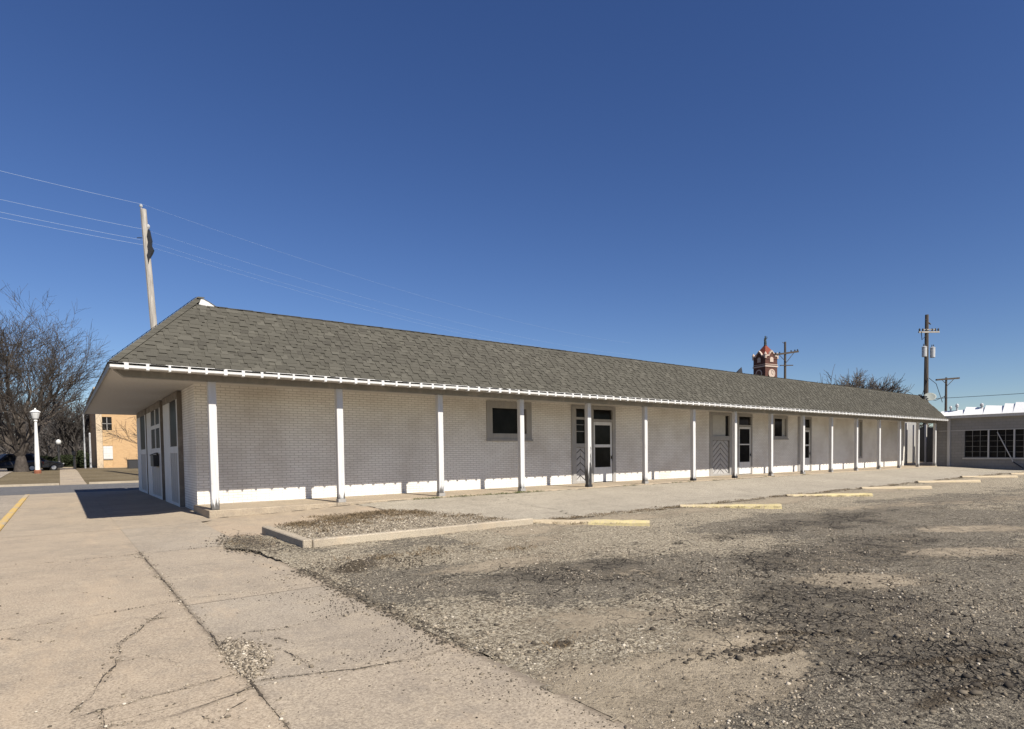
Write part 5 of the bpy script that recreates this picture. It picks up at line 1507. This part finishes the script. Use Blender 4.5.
# pole with crossarm by the clock tower
c = Vector((71.65, 26.55, 0))
o = utility('utility_pole', tuple(c), 15.45, 0.17, 'pole_dark', 'dark utility pole with heavy tilted crossarm beside the clock tower')
ra = Vector((0.78, -0.63, 0))
b = MB(); b.obox(c + Vector((0, -0.2, 13.95)), ra * 1.55 + Vector((0, 0, 0.2)), (0, 0.07, 0), (0, 0, 0.12)); b.build('crossarm', M_['pole_dark'], o)
b = MB()
for s in (-1, 1): b.tube([c + Vector((0, -0.2, 12.75)), c + ra * (s * 0.95) + Vector((0, -0.2, 13.85 + s * 0.12))], 0.04, 5)
b.build('brace', M_['pole_dark'], o)
b = MB(); b.obox(c + Vector((0, -0.2, 12.35)), ra * 0.85, (0, 0.05, 0), (0, 0, 0.06)); b.tube([c + Vector((0, 0, 15.2)), c - ra * 0.35 + Vector((0, 0, 15.4))], 0.04, 5); b.build('lower_arm', M_['pole_dark'], o)
for k in (-1.45, -0.9, 0.6, 1.1, 1.45):
    b = MB(); b.lathe(tuple(c + ra * k + Vector((0, -0.2, 14.06 + k * 0.13))), [(0.04, 0), (0.09, 0.06), (0.08, 0.16), (0.03, 0.2)], 6); b.build('insulator', M_['metal_dark'], o)
# pole with transformers behind the far roof end
c = Vector((80.6, 12.85, 0))
o = utility('utility_pole', tuple(c), 17.7, 0.26, 'pole_dark', 'tall utility pole carrying two grey transformers behind the dish')
b = MB(); b.obox(c + Vector((0, -0.25, 15.55)), ra * 1.25, (0, 0.07, 0), (0, 0, 0.10)); b.obox(c + Vector((0, -0.25, 15.85)), ra * 0.7, (0, 0.06, 0), (0, 0, 0.06)); b.build('crossarm', M_['pole_pale'], o)
for k in (-1.15, -0.75, -0.35, 0.4, 0.8, 1.15):
    b = MB(); b.lathe(tuple(c + ra * k + Vector((0, -0.25, 15.65))), [(0.05, 0), (0.11, 0.1), (0.10, 0.28), (0.03, 0.36)], 7); b.build('insulator', M_['metal_dark'], o)
for k, zz in ((-0.50, 12.5), (0.52, 12.4)):
    p = c + ra * k + Vector((-0.1, -0.25, zz)); b = MB()
    b.lathe(tuple(p), [(0.25, 0), (0.28, 0.04), (0.28, 1.15), (0.30, 1.16), (0.30, 1.22), (0.12, 1.32)], 14); tr = b.build('transformer', M_['metal_grey'], o)
    b = MB()
    for s in (-0.1, 0.1): b.lathe(tuple(p + ra * s + Vector((0, 0, 1.3))), [(0.03, 0), (0.06, 0.1), (0.03, 0.3)], 6)
    b.build('bushing', M_['metal_dark'], tr)
b = MB()
b.tube([c + ra * -0.5 + Vector((-.1, -.3, 12.4)), c + ra * -0.35 + Vector((-.1, -.3, 10.5)), c + Vector((-.2, -.3, 9.5))], 0.03, 5)
b.tube([c + ra * -0.15 + Vector((0, -.3, 9.8)), c - ra * 0.9 + Vector((0, -0.3, 7.6)), c - ra * 1.1 + Vector((0, -.3, 6.2))], 0.03, 5)
b.tube([c + Vector((0, -.3, 9.9)), c + ra * 0.9 + Vector((0, -0.3, 9.2)), c + ra * 1.7 + Vector((0, -.3, 6.9))], 0.035, 5)
b.tube([c + ra * -1.0 + Vector((0, -.3, 15.6)), c - ra * 0.9 + Vector((0, -0.3, 14.6)), c - ra * 0.3 + Vector((0, -.3, 15.2))], 0.05, 5)
b.tube([c + Vector((0, -.2, 17.0)), c - ra * 0.45 + Vector((0, -0.2, 17.1))], 0.04, 5); b.tube([c + Vector((0, -.2, 16.7)), c + ra * 0.25 + Vector((0, -0.2, 16.5))], 0.08, 6)
b.build('service_drop', M_['metal_dark'], o)
c = Vector((105.0, 18.6, 0))
o = utility('utility_pole', tuple(c), 12.25, 0.19, 'pole_dark', 'distant T shaped utility pole at the corner of the white roof edge')
b = MB(); b.obox(c + Vector((0, -0.2, 12.0)), ra * 1.8 + Vector((0, 0, 0.12)), (0, 0.08, 0), (0, 0, 0.13)); b.build('crossarm', M_['pole_dark'], o)
b = MB()
for s in (-1, 1): b.tube([c + Vector((0, -0.2, 11.0)), c + ra * s * 0.9 + Vector((0, -.2, 11.9))], 0.05, 5)
b.build('brace', M_['pole_dark'], o)
c2 = Vector((80.9, 12.6, 7.35))
tag(span(c2, c2 + Vector((0.5, -40, 0.55)), 0.3, 0.035).build('power_line', M_['wire_dark']), 'single dark wire running above the white roof edge at right', 'wire')
tag(span(Vector((80.6, 12.9, 7.4)), Vector((77.5, 18.0, 7.65)), 0.1, 0.03).build('power_line', M_['wire_dark']), 'short wire leaving the transformer pole to the left above the shingles', 'wire')

# ================================================================== CLOCK TOWER AND FAR TREE
M_['red_brick'] = brick_mat('tower_red_brick', (0.085, 0.033, 0.025), (0.065, 0.027, 0.021), (0.11, 0.06, 0.045), 0.5, 0.2, 0.02, 0.2, (0.1, 0.05, 0.04), 0.3, 0.3)
M_['red_tile'] = plain('red_roof_tile', (0.17, 0.04, 0.024), 0.8); M_['limestone'] = plain('tower_limestone', (0.46, 0.37, 0.31), 0.8, 0.1)
M_['verdigris'] = plain('dark_bronze', (0.035, 0.045, 0.045), 0.6)
tw = empty('clock_tower', (143.4, 73.7, 0), 'red brick clock tower with white trim, red pyramid roof and statue', 'tower')
tw.rotation_euler.z = rad(-13)
HW = 2.12
def tpart(b, nm, mat, par=None, **k):
    o = b.build(nm, mat, None, **k); o.parent = par or tw; return o
b = MB(); b.box(-HW, HW, -HW, HW, 0, 26.0); tpart(b, 'shaft', M_['red_brick'], uv=True)
b = MB()
for z, h_, e in ((23.0, 0.35, 0.15), (18.8, 0.4, 0.15), (23.6, 0.15, 0.08)):
    for q in ((-HW - e, HW + e, -HW - e, -HW - 0.002), (-HW - e, HW + e, HW + 0.002, HW + e), (-HW - e, -HW - 0.002, -HW, HW), (HW + 0.002, HW + e, -HW, HW)): b.box(*q, z, z + h_)
tpart(b, 'cornice', M_['limestone'])
def on_face(fi, a, z, d):
    ca, sa = [(1, 0), (0, 1), (-1, 0), (0, -1)][fi]
    x, y = a, -HW - d
    return (x * ca - y * sa, x * sa + y * ca, z)
for fi in range(4):
    b = MB(); N = 20; vs = []; fs = []
    for r, d in ((1.15, 0.10), (1.15, 0.2), (0.85, 0.2), (0.85, 0.12)):
        for k in range(N): vs.append(on_face(fi, r * math.cos(6.2832 * k / N), 21.3 + r * math.sin(6.2832 * k / N), d))
    for i in range(3):
        for k in range(N): fs.append((i * N + k, i * N + (k + 1) % N, (i + 1) * N + (k + 1) % N, (i + 1) * N + k))
    b.add(vs, fs); ring = tpart(b, 'clock_ring', M_['limestone'])
    b = MB(); b.add([on_face(fi, 0.86 * math.cos(6.2832 * k / N), 21.3 + 0.86 * math.sin(6.2832 * k / N), 0.13) for k in range(N)], [tuple(range(N))]); tpart(b, 'clock_face', M_['limestone' if fi != 3 else 'red_brick'])  # clock on the shaded side takes the dark brick colour, shade put into it
    b = MB()
    for (a0, z0, a1, z1) in ((0, 21.3, 0.0, 22.0), (0, 21.3, 0.45, 21.0)):
        dx, dz = a1 - a0, z1 - z0; l = math.hypot(dx, dz); nx_, nz_ = -dz / l * 0.05, dx / l * 0.05
        b.add([on_face(fi, a0 + nx_, z0 + nz_, 0.16), on_face(fi, a0 - nx_, z0 - nz_, 0.16), on_face(fi, a1 - nx_, z1 - nz_, 0.16), on_face(fi, a1 + nx_, z1 + nz_, 0.16)], [(0, 1, 2, 3)])
    tpart(b, 'clock_hands', M_['metal_dark'])
    # curved gable
    b = MB(); prof = [(-1.9, 25.9), (-1.5, 26.2), (-1.05, 26.1), (-0.7, 26.7), (0, 27.4), (0.7, 26.7), (1.05, 26.1), (1.5, 26.2), (1.9, 25.9)]
    vs = []; fs = []
    for a, z in prof: vs += [on_face(fi, a, z, 0.25), on_face(fi, a, z - 0.35, 0.25), on_face(fi, a, z, -0.3), on_face(fi, a, z - 0.35, -0.3)]
    for i in range(len(prof) - 1):
        p, q = i * 4, i * 4 + 4
        fs += [(p, p + 1, q + 1, q), (p, q, q + 2, p + 2), (p + 1, p + 3, q + 3, q + 1), (p + 2, q + 2, q + 3, p + 3)]
    b.add(vs, fs); tpart(b, 'gable_trim', M_['limestone'])
    b = MB(); b.add([on_face(fi, a, z, 0.1) for a, z in [(-1.9, 25.0)] + [(a, z - 0.3) for a, z in prof] + [(1.9, 25.0)]], [tuple(range(11))]); tpart(b, 'gable_wall', M_['red_brick'], uv=True)
    b = MB(); b.add([on_face(fi, a, z, 0.14) for a, z in [(-0.6, 24.3), (0.6, 24.3), (0.6, 25.2), (0.3, 25.6), (-0.3, 25.6), (-0.6, 25.2)]], [tuple(range(6))]); tpart(b, 'panel', M_['limestone'])
for sx in (-1, 1):
    for sy in (-1, 1):
        b = MB(); b.lathe((sx * HW, sy * HW, 25.2), [(0.30, 0), (0.30, 0.9), (0.40, 0.95), (0.38, 1.1), (0.2, 1.5), (0.05, 1.7)], 8); tpart(b, 'pinnacle', M_['limestone'])
b = MB(); b.add([(-HW, -HW, 26.0), (HW, -HW, 26.0), (HW, HW, 26.0), (-HW, HW, 26.0), (-0.2, -0.2, 29.0), (0.2, -0.2, 29.0), (0.2, 0.2, 29.0), (-0.2, 0.2, 29.0)], [(0, 1, 5, 4), (1, 2, 6, 5), (2, 3, 7, 6), (3, 0, 4, 7), (4, 5, 6, 7)]); tpart(b, 'roof', M_['red_tile'])
b = MB(); b.lathe((0, 0, 28.95), [(0.42, 0), (0.34, 0.25), (0.38, 0.4), (0.32, 1.1), (0.24, 1.5), (0.36, 1.85), (0.13, 2.0), (0.2, 2.2), (0.16, 2.45), (0.02, 2.55)], 10)
b.tube([(0.3, 0, 30.75), (0.6, 0, 30.9), (0.55, 0, 31.4)], [0.11, 0.1, 0.07], 6); b.tube([(-0.3, 0, 30.75), (-0.45, 0, 30.2)], [0.11, 0.08], 6)
tpart(b, 'statue', M_['verdigris'])
b = MB(); b.box(-14, 14, -HW - 6, HW + 12, 0, 12); tpart(b, 'main_block', M_['red_brick'], uv=True)

make_tree('bare_tree', (129.3, 43.7, 0.0), 14.3, 1.2, 31, 'bare wide tree top showing above the shingle ridge right of the clock tower', levels=4, trunk_r=0.6, forks=18, mats=('bark', 'twig'), rmin=0.06, dens=1.5, upb=0.025)
